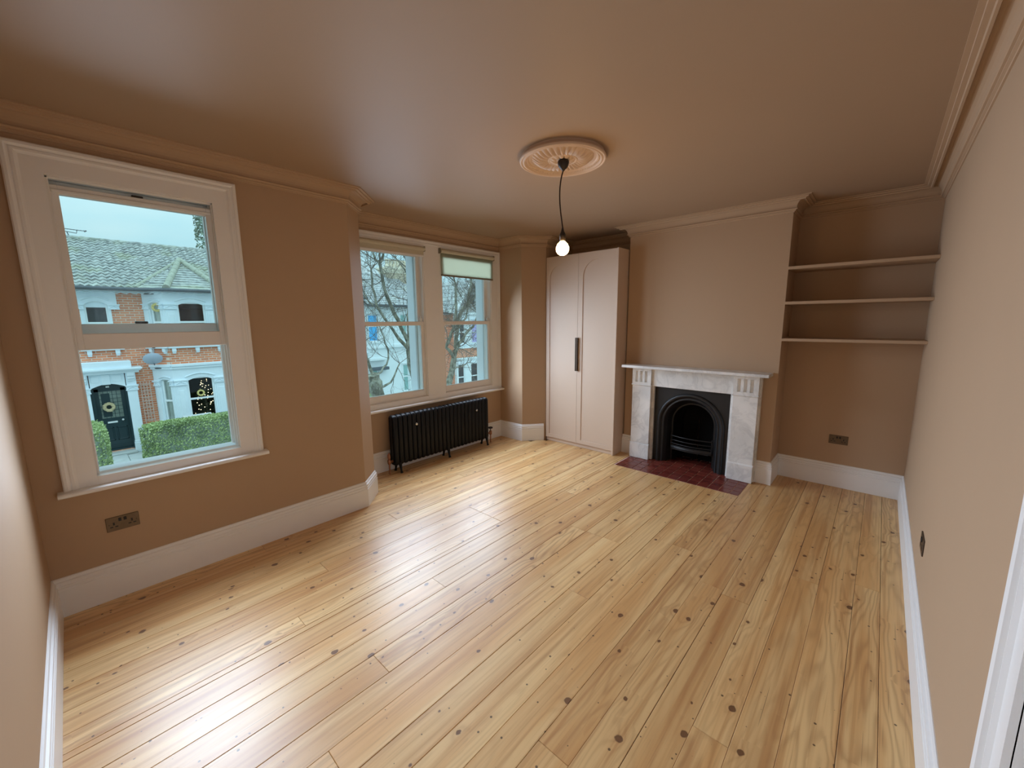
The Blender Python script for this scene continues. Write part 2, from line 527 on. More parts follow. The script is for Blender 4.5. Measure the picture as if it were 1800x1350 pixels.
class MB:
    """Collects faces; build() links them as ONE mesh object (coordinates given in world space)."""

    def __init__(self):
        self.v = []
        self.f = []
        self.s = []

    def add(self, verts, faces, sm=False):
        n = len(self.v)
        self.v.extend([tuple(p) for p in verts])
        for q in faces:
            self.f.append([i + n for i in q])
            self.s.append(sm)
        return self

    def box(self, x0, x1, y0, y1, z0, z1, c=0.0, T=None):
        x0, x1 = min(x0, x1), max(x0, x1)
        y0, y1 = min(y0, y1), max(y0, y1)
        z0, z1 = min(z0, z1), max(z0, z1)
        if c <= 0:
            vs = [(x, y, z) for z in (z0, z1) for (x, y) in ((x0, y0), (x1, y0), (x1, y1), (x0, y1))]
            fs = [(3, 2, 1, 0), (4, 5, 6, 7), (0, 1, 5, 4), (1, 2, 6, 5), (2, 3, 7, 6), (3, 0, 4, 7)]
        else:
            c = min(c, (x1 - x0) * .49, (y1 - y0) * .49, (z1 - z0) * .49)
            vs = []
            idx = {}
            for i, x in enumerate((x0, x1)):
                for j, y in enumerate((y0, y1)):
                    for k, z in enumerate((z0, z1)):
                        ix = x + (c if i == 0 else -c)
                        iy = y + (c if j == 0 else -c)
                        iz = z + (c if k == 0 else -c)
                        for a, p in (('x', (x, iy, iz)), ('y', (ix, y, iz)), ('z', (ix, iy, z))):
                            idx[(i, j, k, a)] = len(vs)
                            vs.append(p)
            fs = []
            for i in (0, 1):
                fs.append([idx[(i, j, k, 'x')] for j, k in ((0, 0), (1, 0), (1, 1), (0, 1))])
                fs.append([idx[(j, i, k, 'y')] for j, k in ((0, 0), (1, 0), (1, 1), (0, 1))])
                fs.append([idx[(j, k, i, 'z')] for j, k in ((0, 0), (1, 0), (1, 1), (0, 1))])
            for i in (0, 1):
                for j in (0, 1):
                    fs.append([idx[(i, j, 0, 'x')], idx[(i, j, 1, 'x')], idx[(i, j, 1, 'y')], idx[(i, j, 0, 'y')]])
                    fs.append([idx[(i, 0, j, 'x')], idx[(i, 1, j, 'x')], idx[(i, 1, j, 'z')], idx[(i, 0, j, 'z')]])
                    fs.append([idx[(0, i, j, 'y')], idx[(1, i, j, 'y')], idx[(1, i, j, 'z')], idx[(0, i, j, 'z')]])
                    for k in (0, 1):
                        fs.append([idx[(i, j, k, 'x')], idx[(i, j, k, 'y')], idx[(i, j, k, 'z')]])
        if T:
            vs = [T(*p) for p in vs]
        return self.add(vs, fs)

    def prism(self, poly, ax, a, b):
        """polygon in the other two axes (in xyz order), pushed from a to b along ax"""
        def P(p, t):
            if ax == 'x':
                return (t, p[0], p[1])
            if ax == 'y':
                return (p[0], t, p[1])
            return (p[0], p[1], t)
        n = len(poly)
        vs = [P(p, a) for p in poly] + [P(p, b) for p in poly]
        fs = [list(range(n))[::-1], list(range(n, 2 * n))]
        fs += [[i, (i + 1) % n, n + (i + 1) % n, n + i] for i in range(n)]
        return self.add(vs, fs)

    def loft(self, rings, closed=True, caps=False, sm=True):
        n = len(rings[0])
        vs = [p for r in rings for p in r]
        fs = []
        for k in range(len(rings) - 1):
            for i in range(n if closed else n - 1):
                j = (i + 1) % n
                fs.append([k * n + i, k * n + j, (k + 1) * n + j, (k + 1) * n + i])
        self.add(vs, fs, sm)
        if caps:
            self.add(rings[0], [list(range(n))[::-1]])
            self.add(rings[-1], [list(range(n))])
        return self

    def tube(self, pts, rad, n=8, caps=True, closed=False, sm=True, rx=None):
        pts = [Vector(p) for p in pts]
        m = len(pts)
        if not isinstance(rad, (list, tuple)):
            rad = [rad] * m
        rings = []
        prev = None
        for i, p in enumerate(pts):
            if closed:
                t = pts[(i + 1) % m] - pts[i - 1]
            else:
                t = pts[min(i + 1, m - 1)] - pts[max(i - 1, 0)]
            t.normalize()
            if prev is None:
                u = t.orthogonal()
                if rx is not None:
                    u = Vector((1, 0, 0))
                u = (u - t * u.dot(t)).normalized()
            else:
                u = (prev - t * prev.dot(t))
                u = u.normalized() if u.length > 1e-6 else t.orthogonal().normalized()
            prev = u
            w = t.cross(u)
            ru = rad[i] if rx is None else rx
            rings.append([tuple(p + u * (ru * cos(2 * pi * k / n)) + w * (rad[i] * sin(2 * pi * k / n))) for k in range(n)])
        if closed:
            rings.append(rings[0])
            caps = False
        return self.loft(rings, True, caps, sm)

    def lathe(self, prof, c, n=24, ax='z', sm=True, caps=True):
        rings = []
        for r, h in prof:
            ring = []
            for k in range(n):
                a = 2 * pi * k / n
                u, w = r * cos(a), r * sin(a)
                if ax == 'z':
                    ring.append((c[0] + u, c[1] + w, c[2] + h))
                elif ax == 'x':
                    ring.append((c[0] + h, c[1] + u, c[2] + w))
                else:
                    ring.append((c[0] + u, c[1] + h, c[2] + w))
            rings.append(ring)
        return self.loft(rings, True, caps, sm)

    def ball(self, c, r, n=10, m=6, sq=(1, 1, 1)):
        rings = []
        for i in range(m + 1):
            t = pi * i / m
            rr = max(1e-4, sin(t))
            rings.append([(c[0] + r * sq[0] * rr * cos(2 * pi * k / n), c[1] + r * sq[1] * rr * sin(2 * pi * k / n),
                           c[2] - r * sq[2] * cos(t)) for k in range(n)])
        return self.loft(rings, True, False, True)

    def build(self, name, mat, parent=None, origin=None, recalc=True):
        me = bpy.data.meshes.new(name)
        if parent is not None:
            o0 = ORG[parent.name]
        elif origin is not None:
            o0 = Vector(origin)
        else:
            xs, ys, zs = zip(*self.v)
            o0 = Vector(((min(xs) + max(xs)) / 2, (min(ys) + max(ys)) / 2, min(zs)))
        me.from_pydata([(p[0] - o0.x, p[1] - o0.y, p[2] - o0.z) for p in self.v], [], self.f)
        if recalc:
            bm = bmesh.new()
            bm.from_mesh(me)
            bmesh.ops.recalc_face_normals(bm, faces=bm.faces)
            bm.to_mesh(me)
            bm.free()
        if any(self.s):
            me.polygons.foreach_set('use_smooth', self.s)
        me.materials.append(MATS[mat])
        me.update()
        ob = bpy.data.objects.new(name, me)
        COL.objects.link(ob)
        if parent is not None:
            ob.parent = parent
        else:
            ob.location = o0
        ORG[ob.name] = o0.copy()
        return ob


def tag(o, label=None, cat=None, group=None, kind=None):
    if label:
        o['label'] = label
    if cat:
        o['category'] = cat
    if group:
        o['group'] = group
    if kind:
        o['kind'] = kind
    return o


def thing(name, loc, label, cat, group=None):
    o = bpy.data.objects.new(name, None)
    o.empty_display_size = 0.1
    COL.objects.link(o)
    o.location = loc
    ORG[o.name] = Vector(loc)
    return tag(o, label, cat, group)


def struct_root(name, loc, label=None):
    o = bpy.data.objects.new(name, None)
    o.empty_display_size = 0.1
    COL.objects.link(o)
    o.location = loc
    ORG[o.name] = Vector(loc)
    return tag(o, label, None, None, 'structure')


def struct(name, mb, mat, label=None):
    return tag(mb.build(name, mat), label, None, None, 'structure')


def sweep(path, prof, i0=0, i1=None, closed=False, zc=0.0, cap=True):
    """profile (d, z) carried along plan path; d points to the right of travel; mitred corners"""
    n = len(path)
    i1 = (n if closed else n - 1) if i1 is None else i1
    rings = []
    for i in range(i0, i1 + 1):
        p = Vector(path[i % n])
        dirs = []
        if closed or i > 0:
            dirs.append((p - Vector(path[(i - 1) % n])).normalized())
        if closed or i < n - 1:
            dirs.append((Vector(path[(i + 1) % n]) - p).normalized())
        ns = [Vector((d.y, -d.x)) for d in dirs]
        nn = ns[0] if len(ns) == 1 else (ns[0] + ns[1]) / (1 + ns[0].dot(ns[1]))
        rings.append([(p.x + nn.x * d, p.y + nn.y * d, zc + z) for d, z in prof])
    return MB().loft(rings, True, cap, False)

# ================================================================== ROOM SHELL
H = 2.71
A_, B_, C_, D_ = (-.022, 3.558), (1.858, 3.558), (2.055, 3.755), (2.055, 4.218)
E_, F_, G_, H_ = (4.300, 4.218), (4.300, 3.806), (4.556, 3.600), (5.157, 3.600)
I_, J_, K_, L_ = (5.157, 2.530), (4.778, 2.530), (4.778, .950), (5.157, .950)
M_, N_ = (5.157, -.022), (-.022, -.022)
PLAN = [A_, B_, C_, D_, E_, F_, G_, H_, I_, J_, K_, L_, M_, N_]


def wall(name, p, q, t=0.25, e0=0.0, e1=0.0, holes=(), mat='wall_paint', z1=H + .03):
    """solid wall from p to q, thickness t away from the room, with rectangular openings (s0, s1, z0, z1)"""
    p, q = Vector(p), Vector(q)
    d = (q - p)
    ln = d.length
    d.normalize()
    o = Vector((-d.y, d.x))

    def T(s, u, z):
        r = p + d * s + o * u
        return (r.x, r.y, z)
    mb = MB()
    s = -e0
    for (a, b, za, zb) in sorted(holes):
        mb.box(s, a, 0, t, -.02, z1, T=T)
        if za > -.02:
            mb.box(a, b, 0, t, -.02, za, T=T)
        mb.box(a, b, 0, t, zb, z1, T=T)
        s = b
    mb.box(s, ln + e1, 0, t, -.02, z1, T=T)
    return struct(name, mb, mat)


wall('wall_left', N_, A_, e0=.25, e1=.25)
wall('wall_window', A_, B_, e0=.25, holes=[(.227, 1.007, .70, 2.46)])
wall('wall_splay_left', B_, C_, t=.2)
wall('wall_bay_left', C_, D_, t=.25, e1=.1)
wb = wall('wall_bay', D_, E_, t=.10, e0=.1, e1=.1, holes=[(2.215 - 2.055, 3.045 - 2.055, .74, 2.46), (3.305 - 2.055, 4.135 - 2.055, .74, 2.46)])
wall('wall_bay_right', E_, F_, t=.25, e0=.1)
wall('wall_splay_right', F_, G_, t=.2)
wall('wall_window_right', G_, H_, t=.2, e1=.25)
wall('wall_alcove_left', H_, I_, e0=.25, e1=.0)
wall('wall_breast_left', I_, J_, t=.2, e0=.1, e1=-.19)
wall('wall_breast', J_, K_, t=.2, holes=[(2.53 - 2.14, 2.53 - 1.33, -.02, .89)])
wall('wall_breast_right', K_, L_, t=.2, e0=-.19, e1=.1)
wall('wall_alcove_right', L_, M_, e1=.25)
wall('wall_right', M_, N_, e0=.25, e1=.25, holes=[(5.157 - 1.36, 5.157 - .56, -.02, 2.06)])
struct('wall_chimney_back', MB().box(5.157, 5.40, .96, 2.52, -.02, H + .03), 'wall_paint')
struct('ceiling', MB().box(-.3, 5.42, -.3, 4.5, H, H + .12), 'ceiling_paint')

# exterior masonry of our own front: piers that show through the bay panes
for xa, xb in ((1.80, 2.19), (3.105, 3.35), (4.255, 4.60)):
    MB().box(xa, xb, 4.50, 4.66, .45, 2.72, .012).build('pier', 'masonry_white', wb)
MB().box(1.80, 4.55, 4.50, 4.68, 2.52, 2.70, .01).build('outer_lintel', 'masonry_white', wb)
MB().box(1.80, 4.55, 4.33, 4.70, .60, .735, .01).build('outer_sill', 'masonry_white', wb)

# ------------------------------------------------------------------ floor boards
floor = struct('floor', MB().box(-.2, 5.3, -.2, 4.4, -.12, -.022), 'subfloor')
seams = [-.022, .104, .221, .388, .532, .666, .815, .957, 1.100, 1.245, 1.390, 1.535, 1.682, 1.825, 1.976, 2.120, 2.258,
         2.400, 2.436, 2.543, 2.692, 2.838, 2.985, 3.124, 3.268, 3.410, 3.552, 3.690, 3.832, 3.972, 4.112, 4.217]
RB = random.Random(11)
cuts = {1: [3.35], 2: [], 3: [3.19, 1.35], 4: [1.75], 5: [2.70], 6: [2.74], 7: [1.28], 8: [3.05], 9: [], 10: [2.12], 11: [2.80, 0.7],
        12: [2.79], 13: [2.785, 1.05], 14: [], 15: [1.62], 16: [3.3], 17: [], 18: [2.458, .9], 19: [2.458], 20: [2.457], 21: [1.2],
        22: [3.6], 23: [1.9], 24: [], 25: [2.9, 1.0], 26: [], 27: [3.3], 28: [], 29: [3.0], 30: []}
for i in range(len(seams) - 1):
    y0, y1 = seams[i], seams[i + 1]
    ym = (y0 + y1) / 2
    xs, xe = -.015, 5.15
    if .957 <= y0 < 1.09:
        xe = 4.765
    elif 1.09 <= y0 < 2.39:
        xe = 4.284
    elif 2.39 <= y0 < 2.43:
        xs, xe = 4.0, 4.765
        xs = 4.02
    elif 2.43 <= y0 < 2.53:
        xe = 4.765
    elif 3.54 <= y0 < 3.70:
        xs, xe = 1.87 + max(0, ym - 3.63), 4.54 - max(0, (ym - 3.6)) * 1.2
    elif y0 >= 3.70:
        xs, xe = 2.06, 4.295
        if y0 < 3.84:
            xs, xe = 2.03, 4.31
    if abs(y0 - 2.258) < .01:
        y1 = 2.398
    cs = [xs] + sorted(c for c in cuts.get(i, []) if xs + .2 < c < xe - .2) + [xe]
    for a, b in zip(cs[:-1], cs[1:]):
        g = RB.choice((.0003, .0006, .0013))
        yy0, yy1 = y0 + g, y1 - RB.choice((.0003, .0006, .0012))
        if i == 17:
            MB().box(a, b, 2.400, 2.4345, -.021, 0.0, .0012).build('plank', 'pine_boards', floor)
            continue
        if i == 16:
            MB().box(a, b, yy0, 2.3985, -.021, RB.uniform(-.0008, .0), .0015).build('plank', 'pine_boards', floor)
            continue
        MB().box(a + .0006, b - .0006, yy0, yy1, -.021, RB.uniform(-.0008, .0), .0015).build('plank', 'pine_boards', floor)
# the row next to the hearth border, left of it
MB().box(-.015, 4.018, 2.4005, 2.435, -.021, -.0004, .0012).build('plank', 'pine_boards', floor)

# ------------------------------------------------------------------ cornice, skirting
CORN = [(0, 0), (.138, 0), (.138, -.007), (.118, -.009), (.116, -.018), (.098, -.020), (.094, -.030), (.084, -.031), (.080, -.017)]
for k in range(1, 7):
    a = pi / 2 * k / 6
    CORN.append((.080 - .056 * sin(a), -.015 - .063 * (1 - cos(a))))
CORN += [(.030, -.080), (.032, -.086), (.028, -.092), (.019, -.094), (.019, -.101), (.009, -.106), (.007, -.113), (0, -.114)]
struct('trim_1', sweep(PLAN, CORN, closed=True, zc=H, cap=False), 'wall_paint', 'moulded plaster cornice painted like the walls')
SK = [(0, .0), (.022, .0), (.022, .160), (.017, .164), (.017, .170), (.021, .174), (.021, .182), (.015, .187), (.015, .194),
      (.019, .198), (.018, .206), (.010, .211), (.011, .217), (.008, .226), (.003, .230), (0, .230)]
names = ['left', 'window', 'splay_left', 'bay_left', 'bay', 'bay_right', 'splay_right']
P1 = [N_, A_, B_, C_, D_, E_, F_, (4.535, 3.617)]
for i, nm in enumerate(names):
    struct('baseboard_' + nm, sweep(P1, SK, i, i + 1), 'white_gloss')
struct('baseboard_breast_left', sweep([(4.778, 2.545), (4.778, 2.398)], SK), 'white_gloss')
P3 = [(4.778, 1.072), K_, L_, M_, (1.466, -.022)]
for i, nm in enumerate(['breast', 'breast_right', 'alcove', 'right']):
    struct('baseboard_' + nm, sweep(P3, SK, i, i + 1), 'white_gloss')


# ------------------------------------------------------------------ windows
def frame_sweep(x0, x1, z0, z1, prof, y):
    """architrave up, across and down; prof (w inward from outer edge, proud)"""
    def ring(cx, cz, sx, sz):
        return [(cx + sx * w, y - pr, cz - sz * w) for w, pr in prof]
    rings = [[(x0 + w, y - pr, z0) for w, pr in prof], ring(x0, z1, 1, 1), ring(x1, z1, -1, 1),
             [(x1 - w, y - pr, z0) for w, pr in prof]]
    return MB().loft(rings, True, True, False)


def rect_frame(x0, x1, z0, z1, y0, y1, ws, wb, wt, c=.004):
    mb = MB()
    mb.box(x0, x0 + ws, y0, y1, z0, z1, c)
    mb.box(x1 - ws, x1, y0, y1, z0, z1, c)
    mb.box(x0 + ws - c, x1 - ws + c, y0 + .001, y1 - .001, z0, z0 + wb, c)
    mb.box(x0 + ws - c, x1 - ws + c, y0 + .001, y1 - .001, z1 - wt, z1, c)
    return mb


def sash(parent, x0, x1, z0, z1, y0, y1, ws, wb, wt, pane=True):
    s = rect_frame(x0, x1, z0, z1, y0, y1, ws, wb, wt).build('sash', 'window_white', parent)
    ym = (y0 + y1) / 2
    MB().box(x0 + ws - .006, x1 - ws + .006, ym - .002, ym + .002, z0 + wb - .006, z1 - wt + .006).build('pane', 'pane_glass', s)
    return s


w1 = struct_root('window_1', (.585, 3.558, .70), 'sash window with its lower sash raised, street door seen through it')
ARC = [(0, 0), (0, .024), (.006, .030), (.018, .031), (.024, .025), (.030, .022), (.036, .026), (.046, .026), (.052, .021), (.060, .018),
       (.138, .016), (.138, 0)]
frame_sweep(.088, 1.082, .722, 2.566, ARC, 3.558).build('architrave', 'white_gloss', w1)
# sash box: linings, stop beads, parting beads
mb = MB()
for xa, xb in ((.205, .226), (.949, .985)):
    mb.box(xa, xb, 3.545, 3.80, .74, 2.45)
mb.box(.205, .985, 3.545, 3.80, 2.425, 2.46)
mb.build('sash_box', 'window_white', w1)
mb = MB()
for xa, xb in ((.222, .238), (.937, .953)):
    mb.box(xa, xb, 3.566, 3.582, .778, 2.43, .003)
    mb.box(xa, xb - .002, 3.640, 3.652, .778, 2.43, .002)
    mb.box(xa - .004, xb + .004, 3.712, 3.742, .778, 2.43, .003)
mb.box(.224, .951, 3.566, 3.582, 2.414, 2.43, .003)
mb.build('bead', 'window_white', w1)
sash(w1, .228, .951, 1.506, 2.392, 3.586, 3.632, .040, .094, .047)
s = sash(w1, .228, .951, 1.596, 2.424, 3.656, 3.702, .040, .058, .045)
MB().box(.560, .612, 3.585, 3.640, 2.392, 2.402, .003).build('catch', 'holder_dark', w1)
MB().box(.500, .560, 3.66, 3.70, 1.654, 1.668, .003).build('sash_fastener', 'holder_dark', w1)
MB().box(.24, .94, 3.577, 3.586, 2.352, 2.368, .003).build('draught_strip', 'letter_white', w1)
mb = MB()
mb.prism([(3.538, .722), (3.600, .722), (3.600, .790), (3.588, .792), (3.570, .782), (3.538, .778)], 'x', .226, .951)
mb.build('bottom_rail', 'window_white', w1)
mb = MB()
mb.prism([(3.600, .70), (3.93, .70), (3.93, .735), (3.900, .742), (3.600, .786)], 'x', .215, .975)
mb.build('outer_sill', 'masonry_white', w1)
mb = MB()
nose = [(3.558, .700), (3.558, .7265)] + [(3.495 - .012 * sin(pi * k / 8), .7133 + .0133 * cos(pi * k / 8)) for k in range(9)]
mb.prism(nose, 'x', .064, 1.103)
mb.build('window_board', 'white_gloss', w1)
mb = MB()
mb.box(.10, .200, 3.93, 4.05, .60, 2.60)
mb.box(1.0, 1.08, 3.93, 4.05, .60, 2.60)
mb.box(.10, 1.08, 3.93, 4.05, 2.50, 2.60)
mb.build('outer_reveal', 'masonry_white', w1)

w2 = struct_root('window_2', (3.175, 4.218, .68), 'pair of sash windows in the bay with a broad mullion')
ARC2 = [(0, 0), (0, .022), (.006, .028), (.016, .029), (.022, .023), (.030, .020), (.036, .025), (.046, .025), (.054, .019), (.168, .017), (.168, 0)]
frame_sweep(2.060, 4.298, .712, 2.566, ARC2, 4.216).build('architrave', 'white_gloss', w2)
mb = MB().box(3.046, 3.304, 4.198, 4.222, .712, 2.44, .003)
mb.build('mullion', 'white_gloss', w2)
for xa, xb in ((2.222, 3.048), (3.302, 4.132)):
    mb = MB()
    for x0, x1 in ((xa - .008, xa), (xb, xb + .008)):
        mb.box(x0 - .01, x1 + .01, 4.21, 4.345, .74, 2.46)
    mb.box(xa, xb, 4.21, 4.345, 2.432, 2.47)
    mb.build('sash_box', 'window_white', w2)
    mb = MB()
    for x0, x1 in ((xa, xa + .014), (xb - .014, xb)):
        mb.box(x0, x1, 4.214, 4.230, .772, 2.432, .003)
        mb.box(x0, x1, 4.278, 4.288, .772, 2.432, .002)
        mb.box(x0, x1 + .002, 4.330, 4.350, .772, 2.432, .003)
    mb.build('bead', 'window_white', w2)
    low = sash(w2, xa + .004, xb - .004, .772, 1.652, 4.232, 4.276, .040, .078, .045)
    sash(w2, xa + .004, xb - .004, 1.606, 2.430, 4.290, 4.330, .040, .045, .045)
    mb = MB().box(xb - .050, xb - .022, 4.236, 4.262, 1.652, 1.690, .005)
    mb.box(xb - .044, xb - .028, 4.240, 4.256, 1.690, 1.712, .004)
    mb.build('sash_stop', 'letter_white', w2)
    mb = MB().prism([(4.200, .708), (4.262, .708), (4.262, .776), (4.232, .774), (4.200, .768)], 'x', xa - .002, xb + .002)
    mb.build('bottom_rail', 'window_white', w2)
nose = [(4.22, .684), (4.22, .713)] + [(4.150 - .012 * sin(pi * k / 8), .6985 + .0145 * cos(pi * k / 8)) for k in range(9)]
MB().prism(nose, 'x', 2.058, 4.298).build('window_board', 'white_gloss', w2)

# roller blinds
t = thing('roller_blind', (2.64, 4.196, 2.38), 'cream roller blind rolled right up over the left bay window', 'blind', 'roller blinds')
MB().tube([(2.235, 4.178, 2.462), (3.050, 4.178, 2.462)], .023, 14).build('roller', 'blind_cream', t)
MB().box(2.24, 3.044, 4.186, 4.189, 2.392, 2.462).build('fabric', 'blind_cream', t)
MB().box(2.24, 3.044, 4.180, 4.196, 2.376, 2.396, .005).build('bottom_bar', 'window_white', t)
for x in (2.226, 3.052):
    MB().box(x - .006, x + .006, 4.165, 4.199, 2.436, 2.490, .003).build('bracket', 'blind_bar', t)
t = thing('roller_blind', (3.71, 4.196, 2.19), 'cream roller blind pulled part way down over the right bay window', 'blind', 'roller blinds')
MB().tube([(3.275, 4.176, 2.470), (4.150, 4.176, 2.470)], .024, 14).build('roller', 'blind_cream', t)
MB().box(3.285, 4.146, 4.184, 4.1865, 2.196, 2.470).build('fabric', 'blind_fabric', t)
MB().box(3.283, 4.148, 4.178, 4.192, 2.184, 2.204, .004).build('bottom_bar', 'blind_bar', t)
for x in (3.266, 4.158):
    MB().box(x - .006, x + .006, 4.162, 4.198, 2.440, 2.500, .003).build('bracket', 'blind_bar', t)

# ------------------------------------------------------------------ door on the right wall
d1 = struct_root('door_1', (.96, -.022, 0), 'white door architrave at the near end of the right wall')


def arch_right(x0, x1, z1, prof, y):
    def ring(cx, cz, sx):
        return [(cx + sx * w, y + pr, cz - w) for w, pr in prof]
    rings = [[(x0 + w, y + pr, 0) for w, pr in prof], ring(x0, z1, 1), ring(x1, z1, -1), [(x1 - w, y + pr, 0) for w, pr in prof]]
    return MB().loft(rings, True, True, False)


ARD = [(0, 0), (0, .026), (.010, .030), (.018, .026), (.024, .014), (.034, .012), (.044, .022), (.056, .024), (.064, .016), (.112, .014), (.112, 0)]
arch_right(.455, 1.464, 2.165, ARD, -.022).build('architrave', 'white_gloss', d1)
mb = MB()
mb.box(.53, .562, -.272, -.020, 0, 2.09)
mb.box(1.352, 1.385, -.272, -.020, 0, 2.09)
mb.box(.53, 1.385, -.272, -.020, 2.045, 2.09)
mb.build('door_lining', 'white_gloss', d1)
leaf = MB().box(.565, 1.349, -.085, -.045, .004, 2.042, .003).build('door_leaf', 'white_gloss', d1)
for xa, xb in ((.66, .91), (1.0, 1.25)):
    for za, zb in ((.22, .82), (1.02, 1.88)):
        MB().box(xa, xb, -.047, -.039, za, zb, .006).build('door_panel', 'white_gloss', leaf)
MB().lathe([(.024, 0), (.026, .006), (.012, .012), (.011, .035), (.026, .05), (.024, .066), (.001, .070)], (.63, -.045, .98), 18, 'y').build('door_knob', 'bronze', leaf)

# ================================================================== FIREPLACE
YC = 1.737
hearth = thing('hearth', (4.58, YC, 0), 'red quarry tile hearth in front of the marble fireplace', 'hearth')
MB().box(4.286, 5.10, 1.100, 2.398, -.021, -.004).build('grout_bed', 'grout', hearth)
RT = random.Random(3)
first = None
for r in range(8):
    xa = 4.290 + .0985 * r
    for c in range(13):
        ya = 1.083 + .1 * c
        y0, y1 = max(ya, 1.102), min(ya + .1, 2.396)
        if y1 - y0 < .02:
            continue
        if xa > 4.66 and (y0 < 1.25 or y1 > 2.22):
            continue
        if xa > 4.80 and (y0 < 1.35 or y1 > 2.13):
            continue
        MB().box(xa + .0036, xa + .0949, y0 + .0036, y1 - .0036, -.015, RT.uniform(.0002, .0012), .0012).build('tile', 'red_tile', hearth)

fs = thing('fireplace_surround', (4.70, YC, 0), 'pale grey veined marble fireplace surround with mantel shelf', 'fireplace')
mb = MB()
prof = [(4.568, 1.100), (4.568, 1.122), (4.573, 1.127), (4.778, 1.127), (4.778, 1.096), (4.573, 1.096)]
mb.prism([(x, z) for x, z in prof], 'y', .992, 2.482)
mb.build('mantel_shelf', 'marble', fs)
MB().box(4.700, 4.778, 1.290, 2.180, .888, 1.096, .003).build('frieze', 'marble', fs)
for sgn in (-1, 1):
    def yy(a, b):
        p, q = YC + sgn * a, YC + sgn * b
        return min(p, q), max(p, q)
    ya, yb = yy(.428, .655)
    jamb = MB().box(4.682, 4.778, ya, yb, .19, .886, .003).build('jamb', 'marble', fs)
    ya, yb = yy(.402, .430)
    MB().box(4.722, 4.778, ya, yb, 0.001, .889, .002).build('jamb_return', 'marble', fs)
    ya, yb = yy(.650, .668)
    MB().box(4.730, 4.778, ya, yb, 0.001, 1.07, .002).build('jamb_return', 'marble', fs)
    ya, yb = yy(.423, .660)
    MB().box(4.672, 4.778, ya, yb, 0.001, .178, .004).build('plinth', 'marble', jamb)
    MB().prism([(4.672, .178), (4.682, .190), (4.778, .190), (4.778, .178)], 'y', ya + .001, yb - .001).build('plinth_chamfer', 'marble', jamb)
    ya, yb = yy(.420, .664)
    MB().box(4.668, 4.778, ya, yb, .884, .902, .006).build('necking', 'marble', jamb)
    # fluted block under the shelf
    ya, yb = yy(.428, .655)
    mb = MB()
    w = yb - ya
    pl = [(4.778, ya), (4.674, ya)]
    for k in range(3):
        c0 = ya + w * (.25 + .25 * k)
        pl += [(4.674, c0 - .020), (4.690, c0 - .016), (4.696, c0), (4.690, c0 + .016), (4.674, c0 + .020)]
    pl += [(4.674, yb), (4.778, yb)]
    mb.prism(pl, 'z', .925, 1.058)
    mb.box(4.674, 4.778, ya, yb, .902, .926, .001)
    mb.box(4.674, 4.778, ya, yb, 1.057, 1.096, .001)
    mb.build('fluted_block', 'marble', fs)

fi = thing('fireplace_insert', (4.75, YC, 0), 'black cast iron arched fireplace insert with grate bars inside marble surround', 'fireplace')
ZC = .474
NA = 28


def arch_ring(r, x, zb=0.002):
    pts = [(x, YC + r, zb + (ZC - zb) * k / 6) for k in range(6)]
    pts += [(x, YC + r * cos(pi * k / NA), ZC + r * sin(pi * k / NA)) for k in range(NA + 1)]
    pts += [(x, YC - r, ZC - (ZC - zb) * (k + 1) / 6) for k in range(6)]
    return pts


def rect_ring(hw, zt, x, zb=0.002):
    pts = [(x, YC + hw, zb + (ZC - zb) * k / 6) for k in range(6)]
    for k in range(NA + 1):
        a = pi * k / NA
        ca, sa = cos(a), sin(a)
        t = min(hw / abs(ca) if abs(ca) > 1e-6 else 9e9, (zt - ZC) / sa if sa > 1e-6 else 9e9)
        pts.append((x, YC + t * ca, ZC + t * sa))
    pts += [(x, YC - hw, ZC - (ZC - zb) * (k + 1) / 6) for k in range(6)]
    return pts


rings = [rect_ring(.4015, .8865, 4.770), rect_ring(.4015, .8865, 4.752), arch_ring(.362, 4.750)]
MB().loft(rings, False, False, False).build('face_plate', 'cast_iron', fi)
rings = []
for k in range(9):
    a = pi * k / 8
    rings.append(arch_ring(.340 + .022 * cos(a), 4.750 - .020 * sin(a)))
rings += [arch_ring(.306, 4.758), arch_ring(.300, 4.752), arch_ring(.290, 4.752), arch_ring(.284, 4.760)]
MB().loft(rings, False, False, True).build('arch_moulding', 'cast_iron', fi)
MB().loft([arch_ring(.284, 4.760), arch_ring(.262, 4.80), arch_ring(.236, 4.872), arch_ring(.222, 4.872), arch_ring(.218, 4.88)], False, False, False).build('splayed_cheek', 'cast_iron', fi)
MB().loft([arch_ring(.219, 4.878), arch_ring(.205, 4.98), arch_ring(.17, 5.08), [(5.09, YC + (q[1] - YC) * .02, q[2] * .8) for q in arch_ring(.17, 5.08)]], False, False, False).build('fire_back', 'soot', fi)
for z, ro in ((.310, .007), (.262, .006), (.222, .006)):
    pts = [(4.835 - .045 * sin(pi * k / 10), YC + .226 - .452 * k / 10, z) for k in range(11)]
    MB().tube(pts, ro, 8).build('grate_bar', 'cast_iron', fi)
mb = MB()
fr = [[(4.835 - .050 * sin(pi * k / 10) - (.0 if j < 2 else .004), YC + .226 - .452 * k / 10, zz) for j, zz in enumerate((.202, .190, .178, .156))] for k in range(11)]
mb.loft(fr, False, False, False)
mb.loft([[(x + .012, y, z) for x, y, z in r] for r in fr], False, False, False)
mb.build('grate_front', 'cast_iron', fi)
MB().box(4.81, 5.04, YC - .2, YC + .2, .150, .166, .003).build('grate_base', 'cast_iron', fi)
for sy in (-1, 1):
    MB().tube([(4.838, YC + sy * .222, .150), (4.838, YC + sy * .224, .330)], [.008, .006], 8).build('grate_upright', 'cast_iron', fi)

